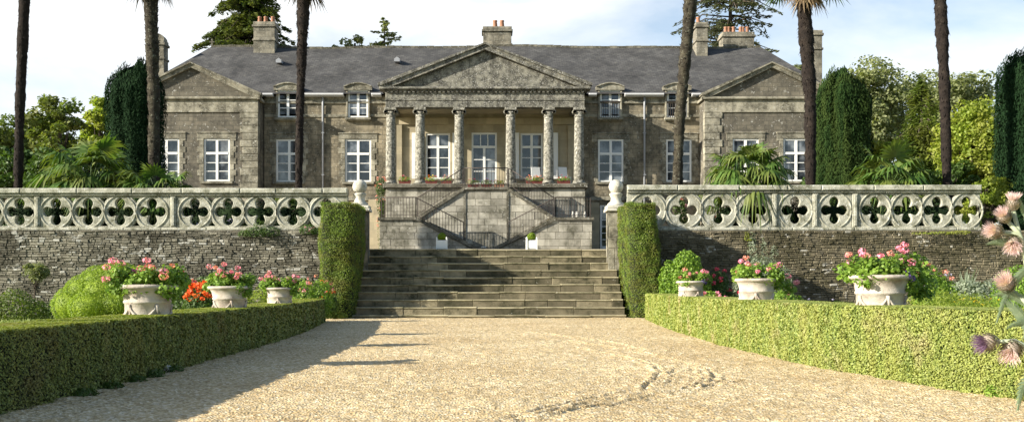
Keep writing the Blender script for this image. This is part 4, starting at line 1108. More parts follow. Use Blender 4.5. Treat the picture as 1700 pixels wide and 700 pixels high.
# centre block
BX0, BX1, BYF = -.84, 1.06, 44.9
m = MB(); masonry(m, [(BX0,SB-.1),(BX1,SB-.1),(BX1,5.10),(BX0,5.10)], BYF, .3, (.27,.36), (.4,.9), .01, .010, .008, 0, 12)
m.box(BX0,BX1,BYF+.3,PYF,SB-.1,5.09,0); spart(m, 'centre_wall', A)
m = MB(); m.box(BX0-.06,BX1+.06,BYF-.10,PYF,5.103,5.24,0,.03); m.box(BX0-.04,BX0+.06,BYF-.035,BYF-.013,2.9,5.1); m.box(BX1-.06,BX1+.04,BYF-.035,BYF-.013,2.9,5.1); spart(m, 'centre_coping', M['coping'])
LZ = 3.80; LYF = 43.6
for sg in (-1, 1):
    ax = .09
    def sx(x): return ax + sg*x
    def P(l):
        q = [(sx(x), z) for x, z in l]
        return q if area(q) > 0 else q[::-1]
    # lower flight wall with landing
    m = MB()
    masonry(m, P([(4.52,SB-.1),(.45,SB-.1),(.45,SB),(2.98,LZ-.08),(4.52,LZ-.08)]) , LYF, .35, (.28,.34), (.35,.85), .01, .012, .008, 0, 13+sg)
    m.prism(P([(4.52,SB-.1),(2.98,SB-.1),(2.98,LZ-.1),(4.52,LZ-.1)]), LYF+.35, PYF, 1)
    spart(m, 'landing_wall', A)
    m = MB()
    # coping: landing slab and sloping stringer
    m.prism(P([(2.98,LZ-.08),(4.60,LZ-.08),(4.60,LZ+.03),(2.95,LZ+.03)]), LYF-.09, PYF)
    m.prism(P([(.30,SB-.04),(2.98,LZ-.08),(2.95,LZ+.05),(.20,SB+.08)]), LYF-.08, LYF+.22)
    m.prism(P([(.95,5.10),(3.0,LZ-.0),(3.0,LZ+.15),(.95,5.25)]), BYF-.09, BYF+.2)
    spart(m, 'stringer', M['coping'])
    m = MB(); masonry(m, P([(3.0,SB-.1),(.965,SB-.1),(.965,5.10),(3.0,LZ)]), BYF, .3, (.27,.36), (.35,.85), .01, .010, .008, 0, 17+sg); spart(m, 'upper_flight_wall', A)
    for k in range(8):
        m = MB(); a = .40+k*.322; z = SB+(k+1)*(LZ-SB)/8
        q = P([(a,SB-.1),(2.99,SB-.1),(2.99,z-.002),(a,z-.002)]); 
        q = P([(a,z-.17),(a+.33,z-.17),(a+.33,z-.003),(a,z-.003)]); m.prism(q, LYF+.23, BYF-.1); m.build('step', M['steps'], stair).location = (-.08,-44.9,-SB)
        m = MB(); a = 2.9-k*.25; z = LZ+(k+1)*(5.2-LZ)/8; q = P([(a-.25,z-.18),(a+.02,z-.18),(a+.02,z),(a-.25,z)]); m.prism(q, BYF+.21, PYF-.01); m.build('step', M['steps'], stair).location = (-.08,-44.9,-SB)
    # railing of the lower flight and landing
    def rail(pts, y, h, step=.125, name='railing'):
        m = MB(); top = [(sx(x), y, z+h) for x, z in pts]; m.tube(top, .022, 6); m.tube([(a,b,c-h+.12) for a,b,c in top], .011, 5)
        for (xa_, za_), (xb_, zb_) in zip(pts[:-1], pts[1:]):
            n = max(1, int(abs(xb_-xa_)/step))
            for k in range(n+1):
                t = k/n; x = xa_+(xb_-xa_)*t; z = za_+(zb_-za_)*t; big = k in (0, n)
                w = .02 if big else .0095; m.box(sx(x)-w,sx(x)+w,y-w,y+w,z,z+h)
        spart(m, name, M['iron'])
    rail([(4.45,LZ+.02),(2.98,LZ+.02),(.95,SB+.33+.02)], LYF+.02, .86)
    rail([(3.0,LZ+.14),(1.0,5.24)], BYF+.05, .84)
    # curved bottom of the stair
    m = MB(); m.lathe([(.32,0),(.32,.12),(.28,.14)], (sx(.25),LYF-.05,SB-.02), 18); spart(m, 'bottom_step', M['coping'])
m = MB(); y = BYF-.03
for i in range(17): x = BX0+.02+i*(BX1-BX0-.04)/16; w = .018 if i in (0,16) else .0095; m.box(x-w,x+w,y-w,y+w,5.24,6.08)
m.tube([(BX0,y,6.08),(BX1,y,6.08)], .022, 6); m.tube([(BX0,y,5.36),(BX1,y,5.36)], .011, 5); spart(m, 'balcony_railing', M['iron'])
tagw = MB()

# white stone pots on right landing
for i, (px, w, lab) in enumerate(((951,5,'small white stone jar on the right stair landing, nearest the centre'),(958,7,'largest white stone jar on the right stair landing'),(971,5,'small white stone jar at the outer end of the right stair landing'))):
    d = LYF+.1; r = w/2*d/F*.9
    m = MB(); m.lathe([(r*.75,0),(r,.05),(r*.95,.16),(r*.6,.20),(r*.75,.25),(r*.7,.26)], n=14)
    for k in range(5): a=k*1.3; m.ball((r*.85*math.cos(a),r*.85*math.sin(a),.12), r*.28, 8)
    o = m.build('stone_jar', M['whitestone']); o.location = (gx(px,d), d, LZ+.031); tag(o, lab, 'jar', 'white stone jars on the stair landing')
# small white tray at the foot
m = MB(); m.prism([(-.09,0),(.09,0),(.12,.09),(-.12,.09)], -.1, .1); m.prism([(-.07,.091),(.07,.091),(.07,.10),(-.07,.10)], -.07, .07, 0); o = m.build('stone_trough', M['whitestone']); o.location = (gx(803,44.6), 44.6, SB+.12); tag(o, 'little white stone trough at the foot of the double staircase', 'trough')

# flower boxes along the podium edge
bx = [(672,PYF,5.50,.55,'trailing flower box below the leftmost portico bay',[(RD,6),(PK,5)]),
      (716,PYF,5.50,.55,'orange and yellow flower box left of the balcony, outer',[(OR,7),(YE,5)]),
      (741,PYF,5.50,.5,'red flower box left of the balcony, inner',[(RD,5),(SL,7)]),
      (786,BYF-.06,5.24,.55,'dark red flower box at the left end of the balcony',[(RD,5),(PK,5)]),
      (808,BYF-.06,5.24,.5,'violet flower box at the middle of the balcony',[(VI,5),(RD,5)]),
      (829,BYF-.06,5.24,.45,'yellow flower box at the right end of the balcony',[(YE,4),(PK,4)]),
      (887,PYF,5.50,.75,'large salmon and orange flower box right of the balcony',[(SL,16),(OR,8)]),
      (936,PYF,5.50,.6,'dark red flower box by the rightmost white chair',[(RD,6),(PK,3)])]
for i, (px, y, z, w, lab, fl) in enumerate(bx):
    y2 = y-.02+.12 if z > 5.3 else y+.25
    x = gx(px, y2)
    m = MB(); m.prism([(-w/2+.03,0),(w/2-.03,0),(w/2,.14),(-w/2,.14)], -.09, .09); m.box(-w/2-.012,w/2+.012,-.102,.102,.141,.16)
    o = m.build('flower_box', M['petalbox'] if i != 5 else M['terra']); o.location = (x, y2, z); tag(o, lab.replace('flower box','planter trough'), 'planter', 'planter troughs on the portico edge')
    q = mound('bedding_flowers', lab.replace('flower box','flowers in the trough'), (x, y2, z+.14), [(-w*.25,0,.05,w*.28,.16),(w*.25,0,.05,w*.28,.15),(0,-.03,.06,w*.22,.17)], G9, 200+i, 500, .045, 'flowers', group='flowers in the portico troughs', blooms=[(mm, k, .038, 9, .0) for mm, k in fl])
mound('climbing_rose', 'pink climbing rose on the wall left of the podium', (gx(632,46.3),46.3,SB), [(0,0,1.0,.16,1.0),(0,0,2.3,.2,.7),(.02,-.05,2.95,.26,.42)], G10, 215, 1500, .07, 'rose', blooms=[(SL, 26, .06, 10)])
# chairs
for px, lab in ((893,'white garden chair by the right portico window'),(938,'white garden chair before the last portico column')):
    o = empty('garden_chair', (gx(px,47.4),47.4,5.50), lab, 'chair', 'white chairs under the portico', rz=R(20))
    m = MB(); m.box(-.22,.22,-.22,.20,.40,.44); m.build('seat', M['white'], o)
    m = MB(); m.add([(-.22,.18,.44),(.22,.18,.44),(.24,.34,.95),(-.20,.34,.95),(-.22,.21,.44),(.22,.21,.44),(.24,.37,.95),(-.20,.37,.95)], [(0,1,2,3),(7,6,5,4),(0,4,5,1),(1,5,6,2),(2,6,7,3),(3,7,4,0)]); m.build('backrest', M['white'], o)
    for a in (-1,1):
        for b in (-1,1): m = MB(); m.tube([(a*.2,b*.19,.40),(a*.22,b*.22,0)], .017, 6); m.build('leg', M['white'], o)

# planters at the head of the steps
for px, lab in ((733.5,'left'),(882.5,'right')):
    d = 32.35; x = gx(px,d); s = .155
    o = empty('planter_box', (x,d,TZ), f'white square planter at the top of the steps, {lab} of the pair', 'planter', 'white square planters')
    m = MB(); m.box(-s,s,-s,s,.03,.30); m.box(-s+.02,s-.02,-s-.008,-s+.002,.07,.26); m.build('box', M['white'], o)
    for a in (-1,1):
        for b in (-1,1):
            m = MB(); m.box(a*s-.022,a*s+.022,b*s-.022,b*s+.022,0,.36); m.ball((a*s,b*s,.38),.022,8); m.build('post', M['white'], o)
    m = MB(); m.box(-s+.02,s-.02,-s+.02,s-.02,.301,.31); m.build('soil', M['soil'], o)
    mound('box_ball', f'small clipped box ball in the {lab} white planter', (x,d,TZ+.30), [(0,0,.11,.135,.13)], G11, 220+px.__hash__()%7, 1800, .028, 'topiary', group='box balls in white planters', shell=.15)

# ------------------------------------------------------------------ urns with geraniums
UG = 'white urns along the hedges'; GGp = 'geraniums in the urns'
def urn(x, y, zt, s, lab, seed, rot):
    o = empty('garden_urn', (x,y,zt-.20*s), lab, 'urn', UG, rz=rot)
    m = MB()
    prof = [(.19,-.10),(.205,-.08),(.215,.0),(.225,.13),(.232,.16),(.235,.20),(.24,.31),(.252,.315),(.254,.335),(.244,.345),(.262,.42),(.29,.465),(.318,.475),(.325,.49),(.322,.505),(.305,.515),(.27,.505),(.25,.46),(.02,.45)]
    m.lathe([(r*s, z*s) for r, z in prof], n=40); m.build('body', M['urn'], o)
    m = MB()
    for k in range(5):  # relief garlands
        a0 = 2*PI*k/5
        pts = []
        for i in range(13):
            t = i/12; a = a0+2*PI/5*t; z = .29-.14*math.sin(PI*t)**.8; r = .243+.004*math.sin(i*2.1); pts.append((r*s*math.cos(a), r*s*math.sin(a), z*s))
        m.tube(pts, [s*(.008+.016*math.sin(PI*i/12)) for i in range(13)], 7)
        a = a0; m.tube([(.245*s*math.cos(a),.245*s*math.sin(a),.30*s),(.24*s*math.cos(a+.05),.24*s*math.sin(a+.05),.17*s)], [.022*s,.006*s], 6)
    m.build('garland', M['urn'], o)
    m = MB(); m.lathe([(.255*s,.0),(.255*s,.012)], (0,0,.452*s), 20); m.build('soil', M['soil'], o)
def geran(x, y, z, s, lab, seed, pk, ht=.20, w=.36, ext=None, n=4600, blue=False):
    rg = np.random.default_rng(seed)
    o = empty('geranium', (x,y,z), lab, 'flowers', GGp)
    fb = FB(); cl = [(rg.uniform(-w,w)*.85*s, rg.uniform(-.22,.22)*s, rg.uniform(.0,ht)*s, rg.uniform(.08,.14)*s) for _ in range(34)]+[(w*.8*s,-.1*s,-.05*s,.1*s)]
    if ext: cl += ext
    for cx_, cy_, cz_, r in cl:
        k = n//len(cl); d = rg.normal(size=(k,3)); d /= np.linalg.norm(d,axis=1)[:,None]
        fb.quads(leafquads(np.array([cx_,cy_,cz_])+d*r*rg.uniform(.4,1.1,k)[:,None]*np.array([1,1,.8]), .042, d*.5+np.array([0,-.3,.7]), .7, .9, rg))
    fb.build('leaves', G9, o)
    for i in range(pk):
        cx_, cy_, cz_, r = cl[rg.integers(len(cl))]; mm = (PK, PK, PK, SL)[i % 4]; a = (cx_+rg.uniform(-.05,.05), cy_-.03, cz_+.03); b = (a[0]*1.12, a[1]*1.15-.03, a[2]+rg.uniform(.06,.16)*s)
        st = MB(); st.tube([a,b], .003, 4); st.build('stalk', G10, o); f = FB()
        k = 34; d = rg.normal(size=(k,3)); d /= np.linalg.norm(d,axis=1)[:,None]; br = rg.uniform(.030,.050)
        f.quads(leafquads(np.array(b)+d*br*np.array([1,1,.75]), .026, d, .5, .9, rg)); f.build('bloom', mm, o)
    if blue:
        for c in ((.22,-.2,.08),(.26,-.18,.02),(.2,-.22,.04)):
            d = rg.normal(size=(40,3)); d /= np.linalg.norm(d,axis=1)[:,None]; f = FB(); f.quads(leafquads(np.array(c)*s+d*.035, .024, d, .5, .9, rg)); f.build('bloom', VI, o)
US = [(245,11.15,.60,1.0,'nearest urn on the left hedge, brimming with pink geraniums',12,.4),
      (381,14.7,.60,.95,'middle urn on the left hedge, with scattered pink blooms',7,1.3),
      (465,18.3,.60,.87,'farthest urn on the left hedge, close to the yew block',9,2.2),
      (1461,10.75,.70,1.0,'nearest urn on the right hedge, with violet flowers among pink',9,.9),
      (1256,14.75,.70,.98,'middle urn on the right hedge, full of salmon pink geraniums',11,1.9),
      (1147,20.0,.70,.95,'farthest urn on the right hedge, small with few blooms',6,.1)]
for i, (px, d, h, s, lab, pk, rot) in enumerate(US):
    x = gx(px, d); urn(x, d, h+.005, s, lab, i, rot)
    top = h+.005-.20*s+.46*s
    ext = []
    if i == 3: ext = [(.36,.05,.1,.12),(.44,.1,.2,.12),(.48,.12,.05,.12),(.52,.1,-.05,.12),(.42,.1,-.1,.12),(.5,.1,-.15,.1)]
    if i == 4: ext = [(.42,.05,-.02,.1),(.5,.05,-.1,.09)]
    geran(x, d, top, s, 'geraniums growing in the '+lab.split(',')[0], 300+i, pk+6, ext=ext, blue=(i in (3,5)))

# ------------------------------------------------------------------ border plants
def mp(name, label, px, d, rs, mat, seed, n, sz, cat='plant', **k): return mound(name, label, (gx(px,d), d, 0), rs, mat, seed, n, sz, cat, **k)
mp('dahlia', 'orange red dahlias between the two nearer left urns', 340, 21.5, [(0,0,.50,.34,.4),(-.22,.1,.48,.28,.38),(.25,.1,.46,.28,.36)], G10, 401, 3000, .07, 'flowers', blooms=[(OR, 60, .06, 16, .25)])
mp('flowering_bush', 'dark green bush with a crimson bloom right of the nearest left urn', 308, 22.5, [(0,0,.55,.36,.5),(-.15,0,.85,.28,.35)], G10, 402, 3000, .07, 'shrub', blooms=[(RD, 5, .05, 14, .2)])
mp('flowering_bush', 'dark leafy bush with dull red flowers beside the left wall', 345, 27.5, [(0,0,.6,.5,.6),(.5,0,.55,.4,.5)], G10, 403, 3000, .08, 'shrub', blooms=[(OR, 8, .05, 10, .3)])
mp('day_lily', 'grassy lime green clump between the farther left urns', 430, 22, [(0,0,.4,.3,.5),(.25,.1,.4,.25,.45)], G5, 404, 2500, .09, 'plant', asp=.2)
mp('mixed_border', 'pink and green flower clump behind the farthest left urn', 505, 25.5, [(0,0,.55,.35,.55),(.4,.1,.6,.32,.5),(-.4,.2,.5,.3,.5)], G9, 405, 4500, .07, 'flowers', blooms=[(SL, 12, .05, 12, .2),(PK, 8, .05, 12, .2)])
mp('dahlia', 'orange dahlias at the foot of the left yew block', 540, 28.2, [(0,0,.5,.3,.5),(.15,-.2,.35,.25,.35)], G10, 406, 2500, .07, 'flowers', blooms=[(OR, 9, .06, 12, .1)])
mp('hosta', 'little yellow green plant at the base of the left yew block', 565, 28.3, [(0,0,.05,.22,.12)], G5, 407, 400, .10, 'plant')
mp('green_shrub', 'glossy mid green shrub beside the right yew block', 1134, 27.2, [(0,0,.8,.45,.7),(.1,0,1.35,.40,.5),(-.3,.1,1.0,.35,.6),(.35,0,.7,.35,.6)], G9, 408, 7000, .085, 'shrub', blooms=[(RD, 2, .05, 8, .5)])
mp('rose_bush', 'dark rose bush with crimson blooms right of the farthest right urn', 1190, 27.5, [(0,0,.55,.4,.6),(.05,0,1.0,.28,.32),(.4,0,.4,.3,.4)], G10, 409, 3500, .075, 'rose', blooms=[(RD, 12, .07, 14, .3)])
mp('pink_bush', 'low bush with pink blooms tucked by the farthest right urn', 1180, 21, [(0,0,.55,.22,.26),(.15,0,.45,.22,.26)], G9, 410, 1500, .06, 'flowers', blooms=[(PK, 9, .06, 14, -.1)])
mp('tall_herb', 'tall blue green leafy stems against the right wall', 1264, 28.6, [(0,0,.9,.5,.9),(-.25,0,1.6,.16,.85),(.05,0,1.5,.14,.8),(.35,0,1.4,.14,.75),(-.5,0,.8,.3,.7),(.6,0,.8,.3,.7)], G12, 411, 6000, .10, 'plant', asp=.22)
mp('mixed_border', 'leafy pink flower clump right of the middle right urn', 1300, 17.5, [(0,0,.55,.28,.3),(.25,.1,.45,.25,.3)], G9, 412, 2500, .055, 'flowers', blooms=[(PK, 7, .04, 12, .0),(SL, 4, .04, 12, .0)])
mp('low_groundcover', 'low dark green plants along the right wall', 1345, 28.5, [(-.9,0,.15,.5,.35),(0,0,.15,.5,.35),(.9,0,.15,.5,.35)], G10, 413, 3500, .08, 'plant', blooms=[(LI, 6, .04, 10, .2)])
mp('feathery_plant', 'bright feathery green clump right of the nearest right urn', 1545, 15.5, [(0,0,.55,.38,.35),(.4,.1,.5,.4,.33),(.8,.2,.5,.35,.3)], G5, 414, 7000, .06, 'plant', asp=.18)
mp('tall_flowers', 'tall green plant with salmon spikes behind the nearest right urn', 1545, 20, [(0,0,.7,.35,.6),(-.2,.1,1.0,.22,.35),(.25,0,.6,.3,.5)], G9, 415, 4500, .065, 'flowers', blooms=[(SL, 12, .06, 12, .2),(LI, 5, .05, 10, -.1)])
mp('marigold', 'low yellow marigolds near the spiky plant', 1603, 17, [(0,0,.5,.25,.16),(.35,0,.5,.25,.16)], G9, 416, 1500, .05, 'flowers', blooms=[(YE, 40, .028, 8, .2)])
mp('grey_shrub', 'grey green shrub below the spiky leaves', 1605, 22, [(0,0,.55,.5,.5),(-.4,.1,.5,.4,.45),(.5,0,.55,.45,.5)], G12, 417, 5000, .08, 'shrub')
mp('green_shrub', 'bright green shrub behind the thistle stems', 1690, 20, [(0,0,.7,.5,.6),(.5,0,.6,.5,.5)], G9, 418, 4500, .07, 'shrub')
mp('green_shrub', 'low green shrub at the left end of the rubble wall', 25, 27, [(0,0,.3,.5,.55),(-.8,0,.3,.5,.5),(.5,0,.2,.35,.4)], G4, 419, 5000, .07, 'shrub')
mp('low_groundcover', 'dark low plants between the little tree and the topiary', 95, 28.5, [(0,0,.15,.4,.4),(.6,0,.1,.4,.4),(-.5,0,.1,.35,.4)], G10, 420, 3500, .07, 'plant')
# wall plants
def wp(label, px, py, rs, mat, seed, n, sz, bl=None, y=WY-.06):
    mound('wall_plant', label, (gx(px,y), y, gz(py,y)), rs, mat, seed, n, sz, 'plant', blooms=bl)
wp('green creeper hanging over the left wall below the balustrade', 425, 392, [(0,-.02,0.1,.35,.2),(.45,0,.12,.3,.18),(-.35,0,.05,.2,.14),(.1,0,.3,.18,.22)], G10, 430, 2200, .05)
wp('creeper with tiny pink flowers next to the left yew block', 512, 388, [(0,-.02,0.1,.28,.2),(.25,-.02,.05,.2,.14)], G10, 431, 1300, .05, [(PK, 5, .035, 9, 0)])
wp('yellow green moss tuft along the right balustrade foot', 1560, 388, [(0,0,0.02,.35,.06),(.6,0,.04,.35,.06),(-.6,0,0,.3,.05)], G5, 432, 900, .045)
wp('small green fern on the right wall', 1240, 398, [(0,0,0.05,.08,.22),(.1,0,-.05,.1,.1)], G5, 433, 350, .05)
# slim little tree
o = tree('slim_sapling', 'slim yellow green sapling against the left wall', gx(58,28), 28, gz(433,28), .36, 440, G6, zc=gz(470,28), n=2600, sz=.06, nclump=26, trunk=.025, cs=.3, z0=0, cat='sapling')
# yucca
def spiky(name, label, x, y, z, n, L, w, seed, mat, cat='plant'):
    rg = np.random.default_rng(seed); o = empty(name, (x,y,z), label, cat); fb = FB(); V = []
    for i in range(n):
        a = i*2.399; el = rg.uniform(.25, 1.45); l = L*rg.uniform(.75,1.1); d = Vector((math.cos(a)*math.cos(el), math.sin(a)*math.cos(el), math.sin(el))); s = Vector((-math.sin(a), math.cos(a), 0)); pr = None
        for k in range(5):
            t = k/4; p = d*l*t - Vector((0,0,.15*l*t*t)); ww = w*(1-t**2)*(.6+.4*t) + .002; c = (p-s*ww, p+s*ww)
            if pr: V += [pr[0], pr[1], c[1], c[0]]
            pr = c
    fb.quads(np.array([tuple(v) for v in V], np.float32)); fb.build('leaves', mat, o); return o
spiky('yucca', 'spiky blue green yucca in front of the right wall', gx(1605,24), 24, .45, 60, 1.05, .035, 450, G12)
spiky('lily_clump', 'arching strap leaves by the farthest right thistle', gx(1675,14), 14, .3, 30, .7, .02, 451, G9)
# hydrangeas and ivy behind the balustrade
HG = 'shrubs seen through the balustrade'
def hb(label, px, mat, seed, bl=None, d=32.2, z=2.1, w=.7, h=1.0, n=2500, sz=.09):
    mound('terrace_shrub', label, (gx(px,d), d, z), [(0,0,h*.4,w,h*.55),(w*.6,.2,h*.35,w*.7,h*.5),(-w*.6,.2,h*.35,w*.7,h*.5)], mat, seed, n, sz, 'shrub', group=HG, blooms=bl)
hb('hydrangea with one blue flower head in the first left opening', 38, G10, 461, [(LI, 3, .13, 30, .5)])
hb('dark leafy shrub behind the left balustrade openings', 130, G3b, 462)
hb('dark leafy shrub below the mossy palm trunk', 230, G3b, 463)
hb('lilac hydrangea behind the middle of the left balustrade', 372, G10, 464, [(LI, 7, .12, 30, .3)])
hb('red leaved shrub in the last left openings', 490, G10, 465, [(RD, 6, .05, 10)])
hb('variegated bright shrub in the first right openings', 1140, G5, 466, w=.5)
hb('rust and green shrub behind the right balustrade', 1192, G10, 467, [(OR, 8, .06, 12)], w=.5)
hb('dark leafy shrub below the bright fan palm', 1290, G3b, 468)
hb('dark leafy shrub below the right columnar yew', 1400, G3b, 469)
hb('dark shrub with a red flower near the right balustrade end', 1500, G3b, 470, [(RD, 4, .08, 12)])
hb('bright green shrub in the last right opening', 1603, G5, 471, w=.5, h=1.2)
for i, px in enumerate((60, 300, 430, 1340, 1460)):
    hb(['low dark shrub right of the blue hydrangea','low dark shrub at the second left post','low dark shrub left of the red leaved shrub','low dark shrub under the skirted palm','low dark shrub under the low fan palm'][i], px, G3b, 480+i, d=33.2, w=.9, h=1.2)
for sgn_, xa_, xb_, lab_ in ((-1, X(-60), X(560), 'added dark foliage filling the openings of the left balustrade'), (1, X(1215), X(1615), 'added dark foliage filling the openings of the right balustrade')):
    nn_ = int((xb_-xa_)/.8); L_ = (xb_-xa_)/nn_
    mound('added_dark_foliage', lab_, ((xa_+xb_)/2, 33.1, 2.05), [(-(xb_-xa_)/2+L_*(q_+.5), 0, .75, .72, .92+.06*math.sin(q_*2.3)) for q_ in range(nn_)], G15, 495+sgn_, 1400*nn_, .10, 'hedge', shell=.2)  # added mass, makes the balustrade openings look dark and shaded
hb('tall pink flowered oleander rising before the leaning palm', 1130, G10, 490, [(PK, 6, .06, 12, .5)], w=.18, h=2.0, n=900)

# weeds and stones at hedge feet
mp('weeds', 'dark green weeds at the foot of the left hedge', 228, 9.6, [(0,0,.01,.10,.07),(0,.5,.01,.11,.08),(.02,1.1,.01,.10,.07),(-.02,-.6,.01,.1,.06),(-.03,-1.2,.01,.12,.06)], G10, 501, 2200, .035, 'weeds')
mp('weeds', 'tuft of weeds at the foot of the right hedge', 1655, 8.35, [(0,0,.02,.10,.09),(.2,-.1,.02,.12,.08)], G9, 502, 500, .04, 'weeds')
def rock(label, px, py, s, seed):
    d = CAMZ*F/(py-HY); rg = np.random.default_rng(seed); m = MB(); m.ball((0,0,s*.5), s, 9); o = m.build('white_stone', M['whitestone'])
    V = np.array([v.co for v in o.data.vertices]); V += rg.normal(size=V.shape)*s*.13; V[:,2] = np.maximum(V[:,2], 0)
    o.data.vertices.foreach_set('co', V.astype(np.float32).ravel()); o.data.polygons.foreach_set('use_smooth', [False]*len(o.data.polygons)); o.location = (gx(px,d), d, 0); tag(o, label, 'stone', 'white stones beside the left hedge')
rock('larger white stone at the foot of the left hedge', 277, 618, .055, 1)
rock('smaller white stone farther along the left hedge foot', 411, 577, .05, 2)
rock('tiny white stone by the far end of the left hedge', 489, 552, .05, 3)

rg = np.random.default_rng(5); k = 170; yy = rg.uniform(7.5, 28, k); sd_ = rg.uniform(size=k) < .5
xx = np.where(sd_, -3.25 + np.abs(rg.normal(size=k))*.22 - np.clip(yy-19, 0, 9)*.06, 3.55 - np.abs(rg.normal(size=k))*.25 + np.clip(11-yy, 0, 9)*.2 + np.clip(yy-17, 0, 12)*.055)
fb = FB(); fb.quads(leafquads(np.stack([xx, yy, 0*xx+.022], -1), .045, np.tile([0,0,1.],(k,1)), .35, .6, rg)); tag(fb.build('fallen_leaves', G13), 'scattered dry brown leaves at the edges of the gravel', 'leaves', kind='stuff')
# lawn blades left (tiny strip behind the hedge)
rg = np.random.default_rng(77); k = 26000
x = rg.uniform(-14, -4.3, k); y = rg.uniform(9, 30, k)**1.0; fb = FB()
fb.quads(leafquads(np.stack([x, y, rg.uniform(.0,.05,k)], -1), .09, np.tile([0,-1.,.3],(k,1)), .6, .18, rg, up=(0,0,2,.5)))
tag(fb.build('grass', G14), 'short lawn grass behind the left hedge', 'grass', kind='stuff')

# ------------------------------------------------------------------ cardoon thistles in the right foreground
TH = 3.9
def tp(px, py, d=TH): return Vector((gx(px,d), d, gz(py,d)))
def cardoon(label, root, heads, leaves, seed):
    rg = np.random.default_rng(seed); o = empty('cardoon', root, label, 'thistle', 'cardoon thistles in the foreground'); off = Vector(root)
    st = MB()
    for i, (c, ax, r, col, path) in enumerate(heads):
        c = c-off; ax = Vector(ax).normalized(); pth = [p-off for p in path]
        st.tube([Vector((0,0,0))]+pth+[c-ax*r*.8], [.014]+[.010]*len(pth)+[.008], 7)
        # bracts
        fb = FB(); V = []; n = 90
        s = ax.orthogonal().normalized(); u = ax.cross(s)
        for k in range(n):
            a = k*2.399; t = k/n; rad = r*math.sin(PI*(.15+.62*t)); h = -r*.9+r*1.5*t; dr = s*math.cos(a)+u*math.sin(a); b = c+dr*rad*.9+ax*h; sd = (u*math.cos(a)-s*math.sin(a)); tip = b+dr*r*.42+ax*r*.40; w = r*.15
            V += [b-sd*w-ax*w, b-sd*w*.0-ax*w*1.5, b+sd*w-ax*w, tip]
        fb.quads(np.array([tuple(v) for v in V], np.float32))
        U, W = np.meshgrid(np.linspace(0,2*PI,14), np.linspace(0,1,8))
        G = np.zeros(U.shape+(3,)); C3 = np.array(c); A3 = np.array(ax); S3 = np.array(s); U3 = np.array(u)
        rad = r*.85*np.sin(PI*(.02+.80*W)); hh = -r*.95+r*1.7*W
        G = C3 + (np.cos(U)*rad)[...,None]*S3 + (np.sin(U)*rad)[...,None]*U3 + hh[...,None]*A3; fb.grid(G)
        fb.build('flower_head', M['bract'], o)
        fb = FB(); k = 460; a = rg.uniform(0,2*PI,k); q = np.sqrt(rg.uniform(0,1,k)); D = (S3*(np.cos(a)*q)[:,None]+U3*(np.sin(a)*q)[:,None]); b = C3+A3*r*.55+D*r*.55; tip = b+(A3+D*.75)*(r*rg.uniform(.65,1.15,k))[:,None]
        sd = np.cross(tip-b, rg.normal(size=(k,3))); sd /= np.linalg.norm(sd,axis=1)[:,None]; w = r*.018
        fb.quads(np.stack([b-sd*w, b+sd*w, tip+sd*w*.6, tip-sd*w*.6], axis=1).reshape(-1,3)); fb.build('petals', col, o)
    st.build('stems', M['thstem'], o)
    fb = FB()
    for pts, w in leaves:
        P = [p-off for p in pts]; n = 14; Q = []
        for i in range(n+1):
            t = i/n; a, b, c = P[0], P[1], P[2]; Q.append(a*(1-t)**2+b*2*t*(1-t)+c*t*t)
        V = []
        for i in range(n):
            t = i/n; d = (Q[i+1]-Q[i]).normalized(); s = d.cross(Vector((0,1,.25))).normalized(); u = s.cross(d)
            w1 = w*math.sin(PI*min(1,.12+.88*t))**.7*(1.15-.6*t)
            V += [Q[i]-s*w1*.35, Q[i]+s*w1*.35, Q[i+1]+s*w1*.33, Q[i+1]-s*w1*.33]
            for sg in (-1,1):   # lobes
                V += [Q[i]+s*sg*w1*.3, Q[i+1]+s*sg*w1*.3, Q[i+1]+s*sg*w1*1.0+d*w*.55+u*w1*.25, Q[i]+s*sg*w1*.75+d*w*.3+u*w1*.2]
        fb.quads(np.array([tuple(v) for v in V], np.float32))
    fb.build('leaves', M['thleaf'], o)
M['thleaf'] = leafmat('silvery thistle leaves', (.16,.22,.13), (.24,.30,.19), None, .3)
M['thstem'] = plain('pale thistle stem', (.36,.40,.26), .7, .2)
M['bract'] = leafmat('spiny bracts', (.20,.20,.15), (.42,.34,.28), None, .25)
root1 = (gx(1735,TH), TH, 0)
cardoon('cardoon with pale pink flower heads high at the right edge', root1,
    [(tp(1682,338), (-.1,-.3,1), .025, PP, [tp(1725,560), tp(1703,430)]),
     (tp(1668,360), (-.6,-.4,.6), .024, PP, [tp(1722,560), tp(1706,420), tp(1690,385)]),
     (tp(1654,384), (-.9,-.3,.15), .027, PP, [tp(1722,560), tp(1708,420), tp(1690,388)]),
     (tp(1682,402), (-.3,-.5,-.4), .029, PP, [tp(1728,560), tp(1712,430)]),
     (tp(1672,472), (-.5,-.4,.4), .031, PP, [tp(1735,620), tp(1712,510)])],
    [((tp(1712,420),tp(1670,395),tp(1640,405)), .020), ((tp(1722,440),tp(1680,450),tp(1655,535)), .022), ((tp(1725,380),tp(1700,355),tp(1692,330)), .016), ((tp(1722,520),tp(1690,480),tp(1650,490)), .022), ((tp(1740,470),tp(1712,400),tp(1700,350)), .02)], 601)
root2 = (gx(1760,TH-.25), TH-.25, 0)
